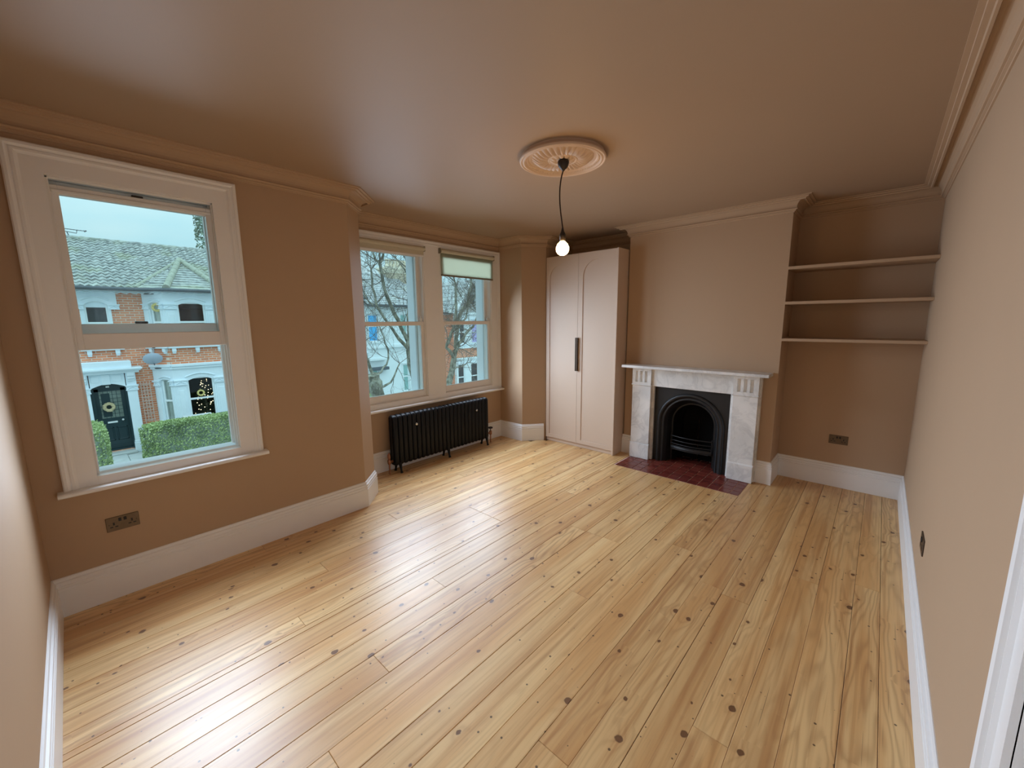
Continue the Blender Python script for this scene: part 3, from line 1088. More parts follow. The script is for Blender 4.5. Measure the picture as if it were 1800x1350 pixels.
# ================================================================== WARDROBE
wd = thing('wardrobe', (4.86, 3.067, 0), 'tall pinkish two door wardrobe with arched door panels in the alcove', 'wardrobe')
MB().box(4.570, 5.13, 2.552, 3.584, .001, 2.455, .001).build('carcass', 'wardrobe_paint', wd)
MB().box(4.536, 5.13, 2.545, 2.569, .001, 2.463, .003).build('end_panel', 'wardrobe_paint', wd)
MB().box(4.562, 4.575, 2.570, 3.586, .001, .052, .002).build('plinth', 'wardrobe_paint', wd)


def arch_door(ya, yb, za, zb, x, r, spr, zlow):
    yc = (ya + yb) / 2
    cz = (za + zb) / 2
    inner = [(yc - r, zlow), (yc, zlow), (yc + r, zlow)] + [(yc + r, zlow + (spr - zlow) * k / 6) for k in range(1, 7)]
    inner += [(yc + r * cos(pi * k / 24), spr + r * sin(pi * k / 24)) for k in range(1, 25)]
    inner += [(yc - r, spr - (spr - zlow) * k / 6) for k in range(1, 6)]

    def hit(y, z):
        dy, dz = y - yc, z - cz
        t = min((yb - yc) / abs(dy) if abs(dy) > 1e-9 else 9e9, (zb - cz) / abs(dz) if abs(dz) > 1e-9 else 9e9)
        return (yc + dy * t, cz + dz * t)
    # snap the ring to the door's corners so that the outline stays square
    outer = [hit(*p) for p in inner]
    for cy, cz_ in ((ya, za), (yb, za), (yb, zb), (ya, zb)):
        k = min(range(len(outer)), key=lambda i: (outer[i][0] - cy) ** 2 + (outer[i][1] - cz_) ** 2)
        outer[k] = (cy, cz_)
    R = lambda pts, xx: [(xx, p[0], p[1]) for p in pts]
    mb = MB().loft([R(outer, x + .022), R(outer, x), R(inner, x), R(inner, x + .008)], True, False, False)
    mb.add(R(outer, x + .022), [list(range(len(outer)))])
    return mb, inner


for ya, yb, ys in ((3.0915, 3.584, 1), (2.5715, 3.0885, -1)):
    yc = (ya + yb) / 2
    mb, inner = arch_door(ya, yb, .055, 2.458, 4.546, .192, 2.172, .105)
    door = mb.build('door', 'wardrobe_paint', wd)
    MB().add([(4.5535, p[0], p[1]) for p in inner], [list(range(len(inner)))]).build('arched_panel', 'wardrobe_paint', door)
    hy = 3.090 + ys * .0105
    mb = MB().box(4.518, 4.546, hy - .008, hy + .008, 1.007, 1.431, .003)
    mb.build('handle', 'dark_bronze', door)

# ================================================================== ALCOVE SHELVES
for z, lab in ((2.119, 'topmost of three painted shelves in the right alcove'), (1.802, 'middle one of three painted shelves in the right alcove'),
               (1.462, 'lowest of three painted shelves in the right alcove, above the socket')):
    o = MB().box(4.757, 5.157, -.022, .950, z - .026, z, .0015).build('wall_shelf', 'wall_paint')
    tag(o, lab, 'shelf', 'shelves in the right alcove')

# ================================================================== RADIATOR
rad = thing('radiator', (3.156, 4.07, 0), 'black cast iron column radiator on feet under the bay window', 'radiator')
NS = 24
px = 1.418 / NS
secs = None
for i in range(NS):
    xc = 2.447 + px * (i + .5)
    if secs is None:
        y0, y1, z0, z1, r = 4.038, 4.120, .105, .632, .022
        pts = []
        for cx_, cz_, a0 in ((y1 - r, z1 - r, 0), (y0 + r, z1 - r, pi / 2), (y0 + r, z0 + r, pi), (y1 - r, z0 + r, 1.5 * pi)):
            for k in range(4):
                a = a0 + pi / 2 * k / 3
                pts.append((xc, cx_ + r * cos(a), cz_ + r * sin(a)))
        mb = MB().tube(pts, .019, 10, closed=True, rx=.0292)
        mb.box(xc - .0285, xc + .0285, 4.060, 4.098, .12, .612)
        for z in (.135, .598):
            mb.tube([(xc - px / 2, 4.079, z), (xc + px / 2, 4.079, z)], .026, 10)
        secs = mb.build('section', 'radiator_black', rad)
        sx0 = xc
    else:
        c = secs.copy()
        COL.objects.link(c)
        c.parent = rad
        c.location = (xc - sx0, 0, 0)
for x in (2.512, 3.186, 3.834):
    for y, s in ((4.030, -1), (4.125, 1)):
        MB().tube([(x, y - s * .008, .115), (x, y, .07), (x, y + s * .008, .03), (x, y + s * .016, .002)], [.020, .015, .011, .016], 8).build('foot', 'radiator_black', rad)
for x in (2.735, 3.652):
    MB().lathe([(.001, 0), (.016, 0), (.018, -.004), (.012, -.010), (.001, -.012)], (x, 4.022, .512), 12, 'y').build('wall_stay', 'chrome', rad)
for x, s in ((2.405, -1), (3.950, 1)):
    v = MB().tube([(x, 4.079, .002), (x, 4.079, .15)], .0085, 10)
    v.tube([(x, 4.079, .14), (x - s * .062, 4.079, .14)], .014, 10)
    v.lathe([(.015, 0), (.020, .012), (.020, .045), (.014, .055)], (x, 4.079, .115), 12)
    v = v.build('valve', 'copper', rad)
    if s > 0:
        MB().lathe([(.006, 0), (.006, .03), (.030, .032), (.032, .040), (.028, .050), (.001, .053)], (x, 4.079, .17), 16).build('wheel_head', 'holder_dark', v)
    else:
        MB().lathe([(.013, 0), (.018, .02), (.018, .055), (.006, .075), (.001, .076)], (x, 4.079, .168), 12).build('lockshield_cap', 'copper', v)


# ================================================================== SOCKETS
def socket(name, c, axis, s, lab, holes=True):
    """c = centre on the wall; axis 'y-' faces -Y etc."""
    w, h = .146, .087

    def T(u, o, z):
        if axis == 'y-':
            return (c[0] + u, c[1] - o, c[2] + z)
        if axis == 'y+':
            return (c[0] - u, c[1] + o, c[2] + z)
        return (c[0] - o, c[1] - u, c[2] + z)
    t = thing(name, (c[0], c[1], c[2] - h / 2), lab, 'socket', 'bronze double sockets')
    pl = MB().box(-w / 2, w / 2, 0, .006, -h / 2, h / 2, .002, T=T).build('face_plate', s, t)
    if holes:
        for k in (-1, 1):
            m = MB()
            m.box(k * .040 - .0040, k * .040 + .0040, .0055, .0068, -.006, .011, T=T)
            for q in (-1, 1):
                m.box(k * .040 + q * .0110 - .0065, k * .040 + q * .0110 + .0065, .0055, .0068, -.0200, -.0135, T=T)
            m.build('pin_holes', 'socket_black', t)
            MB().box(k * .0115 - .0065, k * .0115 + .0065, .0055, .0095, .012, .032, .0012, T=T).build('rocker_switch', 'socket_black', t)
        for q in (-1, 1):
            MB().box(q * .0605 - .003, q * .0605 + .003, .0055, .0068, -.003, .003, .001, T=T).build('screw', 'dark_bronze', t)
    return t


socket('double_socket', (.299, 3.558, .461), 'y-', 'bronze', 'bronze double socket below the tall left window')
socket('double_socket', (5.157, .465, .473), 'x-', 'bronze', 'bronze double socket in the alcove under the shelves')
socket('double_socket', (3.152, -.022, .455), 'y+', 'dark_bronze', 'dark bronze socket plate on the long right wall', True)

# ================================================================== CEILING ROSE AND PENDANT
PX, PY = 2.520, 1.890
RC = (2.528, 1.902)


def rose_z(r, a):
    h = 0
    if r > .262:
        t = (r - .262) / .018
        h = .040 * (1 - t * t) ** .5 if t < 1 else 0
    elif r > .240:
        h = .034 + .007 * sin(pi * (r - .240) / .022)
    elif r > .228:
        h = .024 + .012 * (0.5 + 0.5 * cos(a * 72)) * sin(pi * (r - .228) / .012)
    elif r > .205:
        h = .028 - .012 * sin(pi * (r - .205) / .023)
    elif r > .095:
        t = (r - .095) / .110
        ph = a * 30 + 1.6 * t
        pet = abs(cos(ph / 2)) ** .55
        h = .008 + .032 * pet * sin(pi * min(1, t * .92 + .08)) + .010 * (1 - t)
        h += .006 * (0.5 + 0.5 * cos(a * 30)) * max(0, 1 - abs(t - .95) * 12)
    elif r > .085:
        h = .030
    elif r > .035:
        t = (r - .035) / .05
        h = .026 + .012 * sin(pi * t) * abs(cos(a * 6)) ** .6
    else:
        h = .030
    return h


NA2 = 240
RIM = [(.268, 0), (.269, .014), (.278, .020), (.2815, .028), (.279, .037), (.272, .041), (.265, .038)]
rs = [.262, .258, .252, .246, .240, .238, .234, .230, .228, .222, .216, .210, .205, .198, .19, .18, .17, .16, .15, .14,
      .13, .12, .11, .102, .096, .094, .088, .084, .078, .070, .062, .054, .046, .038, .034, .020, .004]
rings = [[(RC[0] + r * cos(2 * pi * k / NA2), RC[1] + r * sin(2 * pi * k / NA2), H - rose_z(r, 2 * pi * k / NA2)) for k in range(NA2)] for r in rs]
rings = [[(RC[0] + r * cos(2 * pi * k / NA2), RC[1] + r * sin(2 * pi * k / NA2), H - h) for k in range(NA2)] for r, h in RIM] + rings
o = MB().loft(rings, True, False, True).build('ceiling_rose', 'rose_plaster', origin=(RC[0], RC[1], H))
tag(o, 'round moulded plaster ceiling rose with radiating petals', 'ceiling rose')
pend = thing('pendant_light', (PX, PY, 2.09), 'bare bulb pendant light hanging on a dark cord from the ceiling rose', 'pendant light')
MB().lathe([(.001, -.064), (.007, -.062), (.012, -.054), (.024, -.044), (.033, -.030), (.0375, -.012), (.036, -.002), (.030, 0.004)], (PX, PY, 2.674), 24).build('ceiling_cup', 'holder_dark', pend)
pts = []
for k in range(15):
    t = k / 14
    pts.append((PX - .015 * sin(pi * t ** .8), PY + .016 * sin(pi * t ** .8), 2.614 - .354 * t))
MB().tube(pts, .0042, 8).build('cord', 'cord_brown', pend)
MB().lathe([(.004, .060), (.006, .052), (.011, .030), (.020, .012), (.021, 0), (.018, -.030), (.016, -.032)], (PX, PY, 2.205), 20).build('lamp_holder', 'holder_dark', pend)
MB().lathe([(.0135, .045), (.0135, .034), (.020, .026), (.034, .012), (.042, -.006), (.044, -.018), (.041, -.034), (.031, -.050), (.016, -.059), (.001, -.062)], (PX, PY, 2.142), 24).build('bulb', 'bulb_glow', pend)

# ================================================================== THE STREET
GZ = -2.45
gr = struct('ground', MB().box(-14, 40, 4.6, 60, GZ - .6, GZ - .30), 'asphalt')
MB().box(-14, 40, 12.9, 17.9, GZ - .31, GZ - .02).build('front_garden_paving', 'paving', gr)
RP = random.Random(5)
for k in range(7):
    for j, (xa, xb) in enumerate(((.52, 1.02), (1.03, 1.52))):
        y1 = 17.66 - .62 * k - (.2 if j else 0)
        MB().box(xa, xb, y1 - .61, y1, GZ - .05, GZ + .012 + RP.uniform(0, .008), .008).build('paving_slab', 'paving', gr)


def facet(p, q, t=.2):
    """local frame of a facade facet: s runs p->q, o goes away from the viewer (into the house)"""
    p, q = Vector(p), Vector(q)
    d = (q - p).normalized()
    n = Vector((-d.y, d.x))
    if n.y < 0:
        n = -n

    def T(s, o, z):
        r = p + d * s + n * o
        return (r.x, r.y, z)
    return T, (q - p).length


def facade(mb, T, ln, z0, z1, holes, t=.2, s0=0.0):
    s = s0
    for (a, b, za, zb) in sorted(holes):
        if a > s:
            mb.box(s, a, 0, t, z0, z1, T=T)
        if za > z0:
            mb.box(a, b, 0, t, z0, za, T=T)
        if zb < z1:
            mb.box(a, b, 0, t, zb, z1, T=T)
        s = b
    if ln > s:
        mb.box(s, ln, 0, t, z0, z1, T=T)
    return mb


def sash_in(parent, T, a, b, za, zb, bar=None, pane='dark_pane', glass=False, rise=0.0, fr=.045):
    """two-light sash window in an opening of a far house; pane is its sub-part"""
    mb = MB()
    mb.box(a, a + fr, .05, .11, za, zb, T=T)
    mb.box(b - fr, b, .05, .11, za, zb, T=T)
    mb.box(a, b, .05, .11, za, za + fr, T=T)
    mb.box(a, b, .05, .11, zb - fr, zb, T=T)
    if bar:
        mb.box(a, b, .045, .115, bar - .03, bar + .03, T=T)
    w = mb.build('window', 'sash_white', parent)
    MB().box(a + .02, b - .02, .075, .08, za + .02, zb - .02, T=T).build('pane', 'pane_glass' if glass else pane, w)
    # segmental head in the stone, over the sash
    if rise:
        n = 8
        mb = MB()
        for o in (0,):
            lo = [(a + (b - a) * k / n, zb - rise + rise * sin(pi * k / n)) for k in range(n + 1)]
            for k in range(n):
                vs = [T(lo[k][0], -.004, lo[k][1]), T(lo[k + 1][0], -.004, lo[k + 1][1]), T(lo[k + 1][0], -.004, zb + .002), T(lo[k][0], -.004, zb + .002)]
                vs += [T(lo[k][0], .06, lo[k][1]), T(lo[k + 1][0], .06, lo[k + 1][1]), T(lo[k + 1][0], .06, zb + .002), T(lo[k][0], .06, zb + .002)]
                mb.add(vs, [(0, 1, 2, 3), (0, 1, 5, 4), (4, 5, 6, 7)])
        mb.build('arched_head', 'stone_paint', w)
        mb = MB()
        for k in range(n):
            z0_, z1_ = zb + .03 + (rise * sin(pi * k / n)), zb + .03 + (rise * sin(pi * (k + 1) / n))
            s0_, s1_ = a - .05 + (b - a + .1) * k / n, a - .05 + (b - a + .1) * (k + 1) / n
            mb.tube([T(s0_, -.01, z0_), T(s1_, -.01, z1_)], .028, 5)
        mb.build('hood_mould', 'stone_paint', w)
    return w


def carved_band(parent, T, a, b, z, h=.13):
    """capital band: ledge, leaf scroll relief, ledge"""
    mb = MB()
    mb.box(a - .03, b + .03, -.07, .03, z + h - .035, z + h, T=T)
    mb.box(a - .01, b + .01, -.035, .03, z, z + h - .035, T=T)
    mb.box(a - .02, b + .02, -.055, .03, z - .03, z, T=T)
    n = max(2, int((b - a) / .11))
    for k in range(n):
        c = a + (b - a) * (k + .5) / n
        r = (b - a) / n * .42
        pts = [T(c - r + 2 * r * i / 6, -.045, z + h * .32 + (.030 if (k % 2) else -.030) * cos(pi * i / 6)) for i in range(7)]
        mb.tube(pts, .016, 5)
    mb.build('carved_band', 'stone_paint', parent)


def tiled_slope(parent, name, mat, P00, P10, P01, P11, rows, step=.03, wave=0.0, pitch=.15, kind=True):
    """rows of roof tiles between an eave edge P00-P10 and a top edge P01-P11 (real steps and rolls)"""
    P00, P10, P01, P11 = map(Vector, (P00, P10, P01, P11))
    nrm = (P10 - P00).cross(P01 - P00)
    if nrm.length < 1e-9:
        nrm = (P10 - P00).cross(P11 - P10)
    nrm.normalize()
    if nrm.z < 0:
        nrm = -nrm
    mb = MB()
    for r in range(rows):
        t0, t1 = r / rows, (r + 1.12) / rows
        t1 = min(t1, 1.0)
        a0, b0 = P00.lerp(P01, t0), P10.lerp(P11, t0)
        a1, b1 = P00.lerp(P01, t1), P10.lerp(P11, t1)
        n = max(1, int((b0 - a0).length / pitch)) if wave else max(1, int((b0 - a0).length / .25))
        sub = 4 if wave else 1
        m = n * sub
        lo, hi, bt = [], [], []
        off = (r % 2) * .5
        for i in range(m + 1):
            u = i / m
            w = 0
            if wave:
                q = (i % sub) / sub
                w = wave * (0.5 + 0.5 * cos(2 * pi * q))
            elif m > 1:
                w = .006 * ((i * 7 + r * 5) % 5) / 4
            lo.append(a0.lerp(b0, u) + nrm * (step + w))
            hi.append(a1.lerp(b1, u) + nrm * (.004 + w))
            bt.append(a0.lerp(b0, u) - nrm * .004)
        k = m + 1
        mb.add(bt + lo + hi, [[i, i + 1, k + i + 1, k + i] for i in range(m)] + [[k + i, k + i + 1, 2 * k + i + 1, 2 * k + i] for i in range(m)])
    o = mb.build(name, mat, parent, recalc=False)
    if kind:
        o['kind'] = 'stuff'
    return o


def roll(parent, p, q, r=.11, seg=.42, mat='ridge_mortar', name='ridge_tile'):
    p, q = Vector(p), Vector(q)
    n = max(1, int((q - p).length / seg))
    d = (q - p) / n
    for k in range(n):
        a = p + d * k
        MB().tube([a - d * .03, a + d * .5, a + d * 1.0], [r * 1.05, r, r * .96], 8).build(name, mat, parent)


def terrace_house(label, xm=None, full=True):
    """brick terrace with painted stone bay; xm mirrors it about x = xm"""
    def X(x):
        return x if xm is None else 2 * xm - x

    def FT(x0, y0, x1, y1):
        return facet((X(x0), y0), (X(x1), y1))
    h = thing('terraced_house', (X(2.35), 18.0, GZ), label, 'house', 'terraced houses across the street')
    # main wall: brick, with the upstairs window and the porch opening
    T, L = FT(-.05, 18.06, 1.95, 18.06)
    s = lambda x: x + .05
    m = MB()
    facade(m, T, L, GZ, .6, [(s(.50), s(1.23), GZ + .1, -.20)], .22)
    facade(m, T, L, .6, 2.72, [(s(.62), s(1.13), .98, 2.36)], .22)
    m.build('wall', 'red_brick', h)
    T2, L2 = FT(4.30, 18.06, 4.75, 18.06)
    MB().box(0, L2, 0, .22, GZ, 2.72, T=T2).build('wall', 'red_brick', h)
    # painted stone head round the upper window
    mb = MB()
    facade(mb, T, s(1.35), 2.17, 2.70, [(s(.62), s(1.13), 2.16, 2.36)], .03, s0=s(.10))
    for k in range(len(mb.v)):
        pass
    mb = MB()
    T3 = lambda a, o, z: T(a, o - .05, z)
    facade(mb, T3, s(1.35), 2.19, 2.70, [(s(.62), s(1.13), 2.19, 2.36)], .06, s0=s(.12))
    mb.box(s(.52), s(.62), 0, .06, .98, 2.19, T=T3)
    mb.box(s(1.13), s(1.20), 0, .06, .98, 2.19, T=T3)
    mb.build('window_surround', 'stone_paint', h)
    w = sash_in(h, T3, s(.62), s(1.13), .98, 2.36, 1.70, rise=.10)
    MB().box(s(.65), s(1.10), .066, .07, 2.17, 2.33, T=T3).build('blind', 'stone_paint', w)
    carved_band(h, T3, s(.40), s(.61), 2.14)
    carved_band(h, T3, s(1.15), s(1.38), 2.14)
    MB().box(s(.40), s(1.36), -.12, .10, .87, .98, T=T3).build('window_sill', 'stone_paint', h)
    for x in (.58, 1.20):
        MB().prism([(-.0, .72), (-.10, .76), (-.12, .88), (.02, .88), (.02, .70)], 'x', 0, .001)
        m = MB().box(s(x) - .055, s(x) + .055, -.09, .03, .74, .88, .01, T=T3)
        m.box(s(x) - .045, s(x) + .045, -.06, .03, .68, .75, .01, T=T3)
        m.build('sill_bracket', 'stone_paint', h)
    # eaves
    mb = MB()
    Te, Le = FT(-.05, 18.0, 1.90, 18.0)
    mb.box(0, Le, -.10, .1, 2.66, 2.74, T=Te)
    n = 9
    for k in range(n):
        c = Le * (k + .5) / n
        mb.tube([Te(c - Le / n / 2 + Le / n * i / 6, -.09, 2.655 - .035 * sin(pi * i / 6)) for i in range(7)], .022, 5)
    mb.build('scalloped_eave', 'stone_paint', h)
    # ---- porch
    Tp = lambda a, o, z: T(a, o - .16, z)
    pr = []
    for xa, xb in ((.20, .46), (1.25, 1.53)):
        m = MB()
        m.box(s(xa) + .02, s(xb) - .02, -.02, .2, GZ + .35, -.44, .01, T=Tp)
        m.box(s(xa), s(xb), -.05, .2, GZ - .02, GZ + .30, .012, T=Tp)
        m.box(s(xa) + .01, s(xb) - .01, -.035, .2, GZ + .30, GZ + .36, .012, T=Tp)
        m.box(s(xa) + .02, s(xb) - .02, 0, .2, -.30, .14, T=Tp)
        pl = m.build('pilaster', 'stone_paint', h)
        carved_band(pl, Tp, s(xa) + .01, s(xb) - .01, -.41, .14)
        m = MB()
        m.box(s(xa) + .04, s(xb) - .04, -.15, .02, .02, .16, .02, T=Tp)
        m.box(s(xa) + .04, s(xb) - .04, -.11, .02, -.07, .03, .02, T=Tp)
        m.box(s(xa) + .05, s(xb) - .05, -.06, .02, -.14, -.06, .02, T=Tp)
        m.build('console', 'stone_paint', pl)
    m = MB()
    n = 10
    lo = [(s(.46) + (s(1.25) - s(.46)) * k / n, -.30 + .12 * sin(pi * k / n)) for k in range(n + 1)]
    for k in range(n):
        vs = []
        for o in (.0, .2):
            vs += [Tp(lo[k][0], o, lo[k][1]), Tp(lo[k + 1][0], o, lo[k + 1][1]), Tp(lo[k + 1][0], o, .14), Tp(lo[k][0], o, .14)]
        m.add(vs, [(0, 1, 2, 3), (0, 1, 5, 4), (4, 5, 6, 7)])
    m.box(s(.72), s(.92), -.03, .02, -.20, .12, .01, T=Tp)
    m.box(s(.50), s(.68), -.012, .02, -.12, .08, .008, T=Tp)
    m.box(s(.96), s(1.18), -.012, .02, -.12, .08, .008, T=Tp)
    m.build('porch_arch', 'stone_paint', h)
    m = MB()
    m.box(s(.10), s(1.60), -.16, .2, .14, .20, .008, T=Tp)
    m.box(s(.06), s(1.64), -.22, .2, .20, .245, .008, T=Tp)
    m.box(s(.02), s(1.68), -.28, .2, .245, .31, .010, T=Tp)
    m.box(s(.10), s(1.44), -.20, .2, .31, .52, .010, T=Tp)
    m.build('porch_canopy', 'stone_paint', h)
    # ---- front door, deep in the porch
    Td = lambda a, o, z: T(a, o + .06, z)
    m = MB()
    m.box(s(.44), s(.52), -.1, .1, GZ + .1, -.18, T=Td)
    m.box(s(1.22), s(1.29), -.1, .1, GZ + .1, -.18, T=Td)
    m.box(s(.44), s(1.29), -.02, .1, -.34, -.16, T=Td)
    m.box(s(.44), s(1.29), -.05, .12, GZ + .02, GZ + .15, T=Td)
    m.box(s(.52), s(1.22), .03, .08, GZ + .14, GZ + 1.16, T=Td)
    m.box(s(.52), s(.62), .03, .08, GZ + 1.16, GZ + 2.13, T=Td)
    m.box(s(1.12), s(1.22), .03, .08, GZ + 1.16, GZ + 2.13, T=Td)
    m.box(s(.52), s(1.22), .03, .08, GZ + 2.02, GZ + 2.13, T=Td)
    m.box(s(.52), s(1.22), .015, .05, GZ + .24, GZ + .28, T=Td)
    for xa, xb in ((.58, .84), (.90, 1.16)):
        m.box(s(xa), s(xb), .012, .04, GZ + .42, GZ + .46, .008, T=Td)
        m.box(s(xa), s(xb), .012, .04, GZ + .82, GZ + .86, .008, T=Td)
        m.box(s(xa), s(xa) + .035, .012, .04, GZ + .42, GZ + .86, .008, T=Td)
        m.box(s(xb) - .035, s(xb), .012, .04, GZ + .42, GZ + .86, .008, T=Td)
    dr = m.build('front_door', 'door_teal', h)
    m = MB().box(s(.61), s(1.13), .05, .056, GZ + 1.15, GZ + 2.03, T=Td)
    m.build('leaded_light', 'leaded_glass', dr)
    m = MB()
    for k in range(1, 5):
        m.box(s(.62) + .1 * k - .005, s(.62) + .1 * k + .005, .044, .052, GZ + 1.16, GZ + 2.02, T=Td)
    for k in range(1, 7):
        m.box(s(.62), s(1.12), .044, .052, GZ + 1.16 + .123 * k - .005, GZ + 1.16 + .123 * k + .005, T=Td)
    m.box(s(.66), s(.86), .045, .051, GZ + 1.2, GZ + 1.95, T=Td)
    m.build('glazing_lead', 'door_teal', dr)
    MB().box(s(.72), s(.95), .018, .035, GZ + .99, GZ + 1.045, .004, T=Td).build('letter_plate', 'letter_white', dr)
    MB().ball(Td(s(1.08), .01, GZ + 1.06), .032).build('door_knob', 'letter_white', dr)
    MB().box(s(.80), s(.88), -.03, -.02, GZ + 2.14, GZ + 2.19, .01, T=Td).build('house_number', 'letter_white', dr)
    MB().box(s(.44), s(1.29), -.35, .12, GZ - .02, GZ + .06, .02, T=T).build('doorstep', 'paving', h)
    # ---- canted bay
    BL, BR = 2.387, 3.873
    facs = [((1.95, 18.04), (BL, 17.5), .5), ((BL, 17.5), (BR, 17.5), 1), ((BR, 17.5), (4.31, 18.04), .5)]
    low, mid, up = MB(), MB(), MB()
    lev = []
    for (p, q, kind) in facs:
        Tb, Lb = facet((X(p[0]), p[1]), (X(q[0]), q[1]))
        if kind == 1:
            hs = [((2.735 - BL), (3.475 - BL))]
        else:
            hs = [(Lb * .34, Lb * .80)]
        facade(low, Tb, Lb, GZ, .26, [(a, b, -1.62, -.16) for a, b in hs], .18)
        facade(mid, Tb, Lb, .26, .86, [], .18)
        facade(up, Tb, Lb, .86, 2.72, [(a, b, 1.0, 2.36) for a, b in hs], .18)
        lev.append((Tb, Lb, hs, kind))
    lo_ = low.build('bay_wall', 'stone_paint', h)
    mid.build('brick_band', 'red_brick', h)
    up_ = up.build('bay_wall', 'stone_paint', h)
    for i, (Tb, Lb, hs, kind) in enumerate(lev):
        for a, b in hs:
            wl = sash_in(h, Tb, a, b, -1.62, -.16, -.90, glass=True, rise=.11 if kind == 1 else .05)
            wu = sash_in(h, Tb, a, b, 1.0, 2.36, 1.71, glass=True, rise=.11 if kind == 1 else .05)
            if kind != 1:
                m = MB()
                for za, zb in ((-1.6, -.2), (1.02, 2.32)):
                    n = 10
                    m.loft([[Tb(a + (b - a) * .62 * k / n, .13 + .02 * sin(k * 2.2), z) for k in range(n + 1)] for z in (za, zb)], False, False, True)
                m.build('curtain', 'curtain', h)
        # pilaster strips, capitals and mouldings
        ss = [(.02, hs[0][0] - .02), (hs[-1][1] + .02, Lb - .02)]
        for a, b in ss:
            if b - a < .07:
                continue
            carved_band(h, Tb, a, b, -.36, .15)
            carved_band(h, Tb, a, b, 2.16, .14)
            for za, zb in ((-1.60, -.46), (1.02, 2.08)):
                m = MB()
                m.box(a + .03, b - .03, -.022, .02, za, zb, .01, T=Tb)
                if b - a > .2:
                    m.box(a + .085, b - .085, -.034, .02, za + .12, zb - .1, .008, T=Tb)
                m.build('pilaster_panel', 'stone_paint', h)
        m = MB()
        m.box(-.02, Lb + .02, -.10, .05, .24, .33, .012, T=Tb)
        m.box(-.02, Lb + .02, -.06, .05, .16, .24, .012, T=Tb)
        m.box(-.02, Lb + .02, -.12, .05, .86, .96, .015, T=Tb)
        m.box(-.02, Lb + .02, -.10, .05, -1.74, -1.62, .015, T=Tb)
        m.box(-.02, Lb + .02, -.08, .05, 2.66, 2.74, T=Tb)
        nsc = max(2, int(Lb / .21))
        for k in range(nsc):
            c = Lb * (k + .5) / nsc
            m.tube([Tb(c - Lb / nsc / 2 + Lb / nsc * j / 6, -.075, 2.655 - .035 * sin(pi * j / 6)) for j in range(7)], .022, 5)
        m.build('bay_moulding', 'stone_paint', h)
        nb = 2 if kind == 1 else 1
        for k in range(nb + 1):
            c = .12 + (Lb - .24) * k / nb
            mm = MB().box(c - .055, c + .055, -.09, .03, .74, .87, .01, T=Tb)
            mm.box(c - .045, c + .045, -.06, .03, .68, .75, .01, T=Tb)
            mm.build('sill_bracket', 'stone_paint', h)
    # rooms behind the bay glass
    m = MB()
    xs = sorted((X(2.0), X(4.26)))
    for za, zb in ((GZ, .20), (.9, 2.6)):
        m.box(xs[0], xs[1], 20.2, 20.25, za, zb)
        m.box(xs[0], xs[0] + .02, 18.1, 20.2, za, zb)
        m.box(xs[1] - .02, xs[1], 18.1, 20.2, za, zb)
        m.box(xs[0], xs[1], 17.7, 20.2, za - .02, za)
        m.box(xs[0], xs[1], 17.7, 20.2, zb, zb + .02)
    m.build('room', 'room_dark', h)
    # ---- roof
    E0, E1 = (X(-.06), 17.72, 2.75), (X(4.745), 17.72, 2.75)
    R0, R1 = (X(-.06), 21.3, 4.60), (X(4.745), 21.3, 4.60)
    if xm is not None:
        E0, E1, R0, R1 = E1, E0, R1, R0
    tiled_slope(h, 'roof_tiles', 'roof_tile', E0, E1, R0, R1, 17, .040, .050, .17)
    MB().box(min(X(-.06), X(4.745)), max(X(-.06), X(4.745)), 18.2, 24.5, 2.2, 2.60).build('roof_base', 'room_dark', h)
    xa, xb = min(X(-.06), X(4.745)), max(X(-.06), X(4.745))
    MB().prism([(17.75, 2.68), (21.3, 4.56), (24.8, 2.68)], 'x', xa, xb).build('roof_core', 'roof_tile', h)
    roll(h, (xa, 21.3, 4.61), (xb, 21.3, 4.61), .10, .45, 'roof_tile')
    MB().tube([(xa, 17.66, 2.73), (X(1.78), 17.66, 2.73)] if xm is None else [(xb, 17.66, 2.73), (X(1.78), 17.66, 2.73)], .055, 8).build('gutter', 'gutter', h)
    AP = (X(3.37), 20.12, 3.995)
    VL, HL, HR, VR = (X(1.80), 17.74, 2.77), (X(2.50), 17.32, 2.76), (X(4.02), 17.32, 2.76), (X(4.60), 17.74, 2.77)
    tiled_slope(h, 'bay_roof_tiles', 'roof_tile', VL, HL, AP, AP, 13, .030)
    tiled_slope(h, 'bay_roof_tiles', 'roof_tile', HL, HR, AP, AP, 13, .030)
    tiled_slope(h, 'bay_roof_tiles', 'roof_tile', HR, VR, AP, AP, 13, .030)
    up = Vector((0, 0, .05))
    roll(h, Vector(HL) + up, Vector(AP) + up, .095)
    roll(h, Vector(HR) + up, Vector(AP) + up, .095)
    roll(h, Vector(VL) + up * .6, Vector(AP) + up * .6, .055)
    roll(h, Vector(VR) + up * .6, Vector(AP) + up * .6, .055)
    m = MB()
    pts = [(X(1.78), 17.66, 2.73), (HL[0], 17.25, 2.73), (HR[0], 17.25, 2.73), (X(4.62), 17.66, 2.73)]
    m.tube(pts, .055, 8)
    m.build('gutter', 'gutter', h)
    return h, T, s


house_a, TA, sA = terrace_house('red brick terrace with pale blue bay and dark teal front door')
terrace_house('mirrored red brick terrace next door to the teal front door', 4.755)

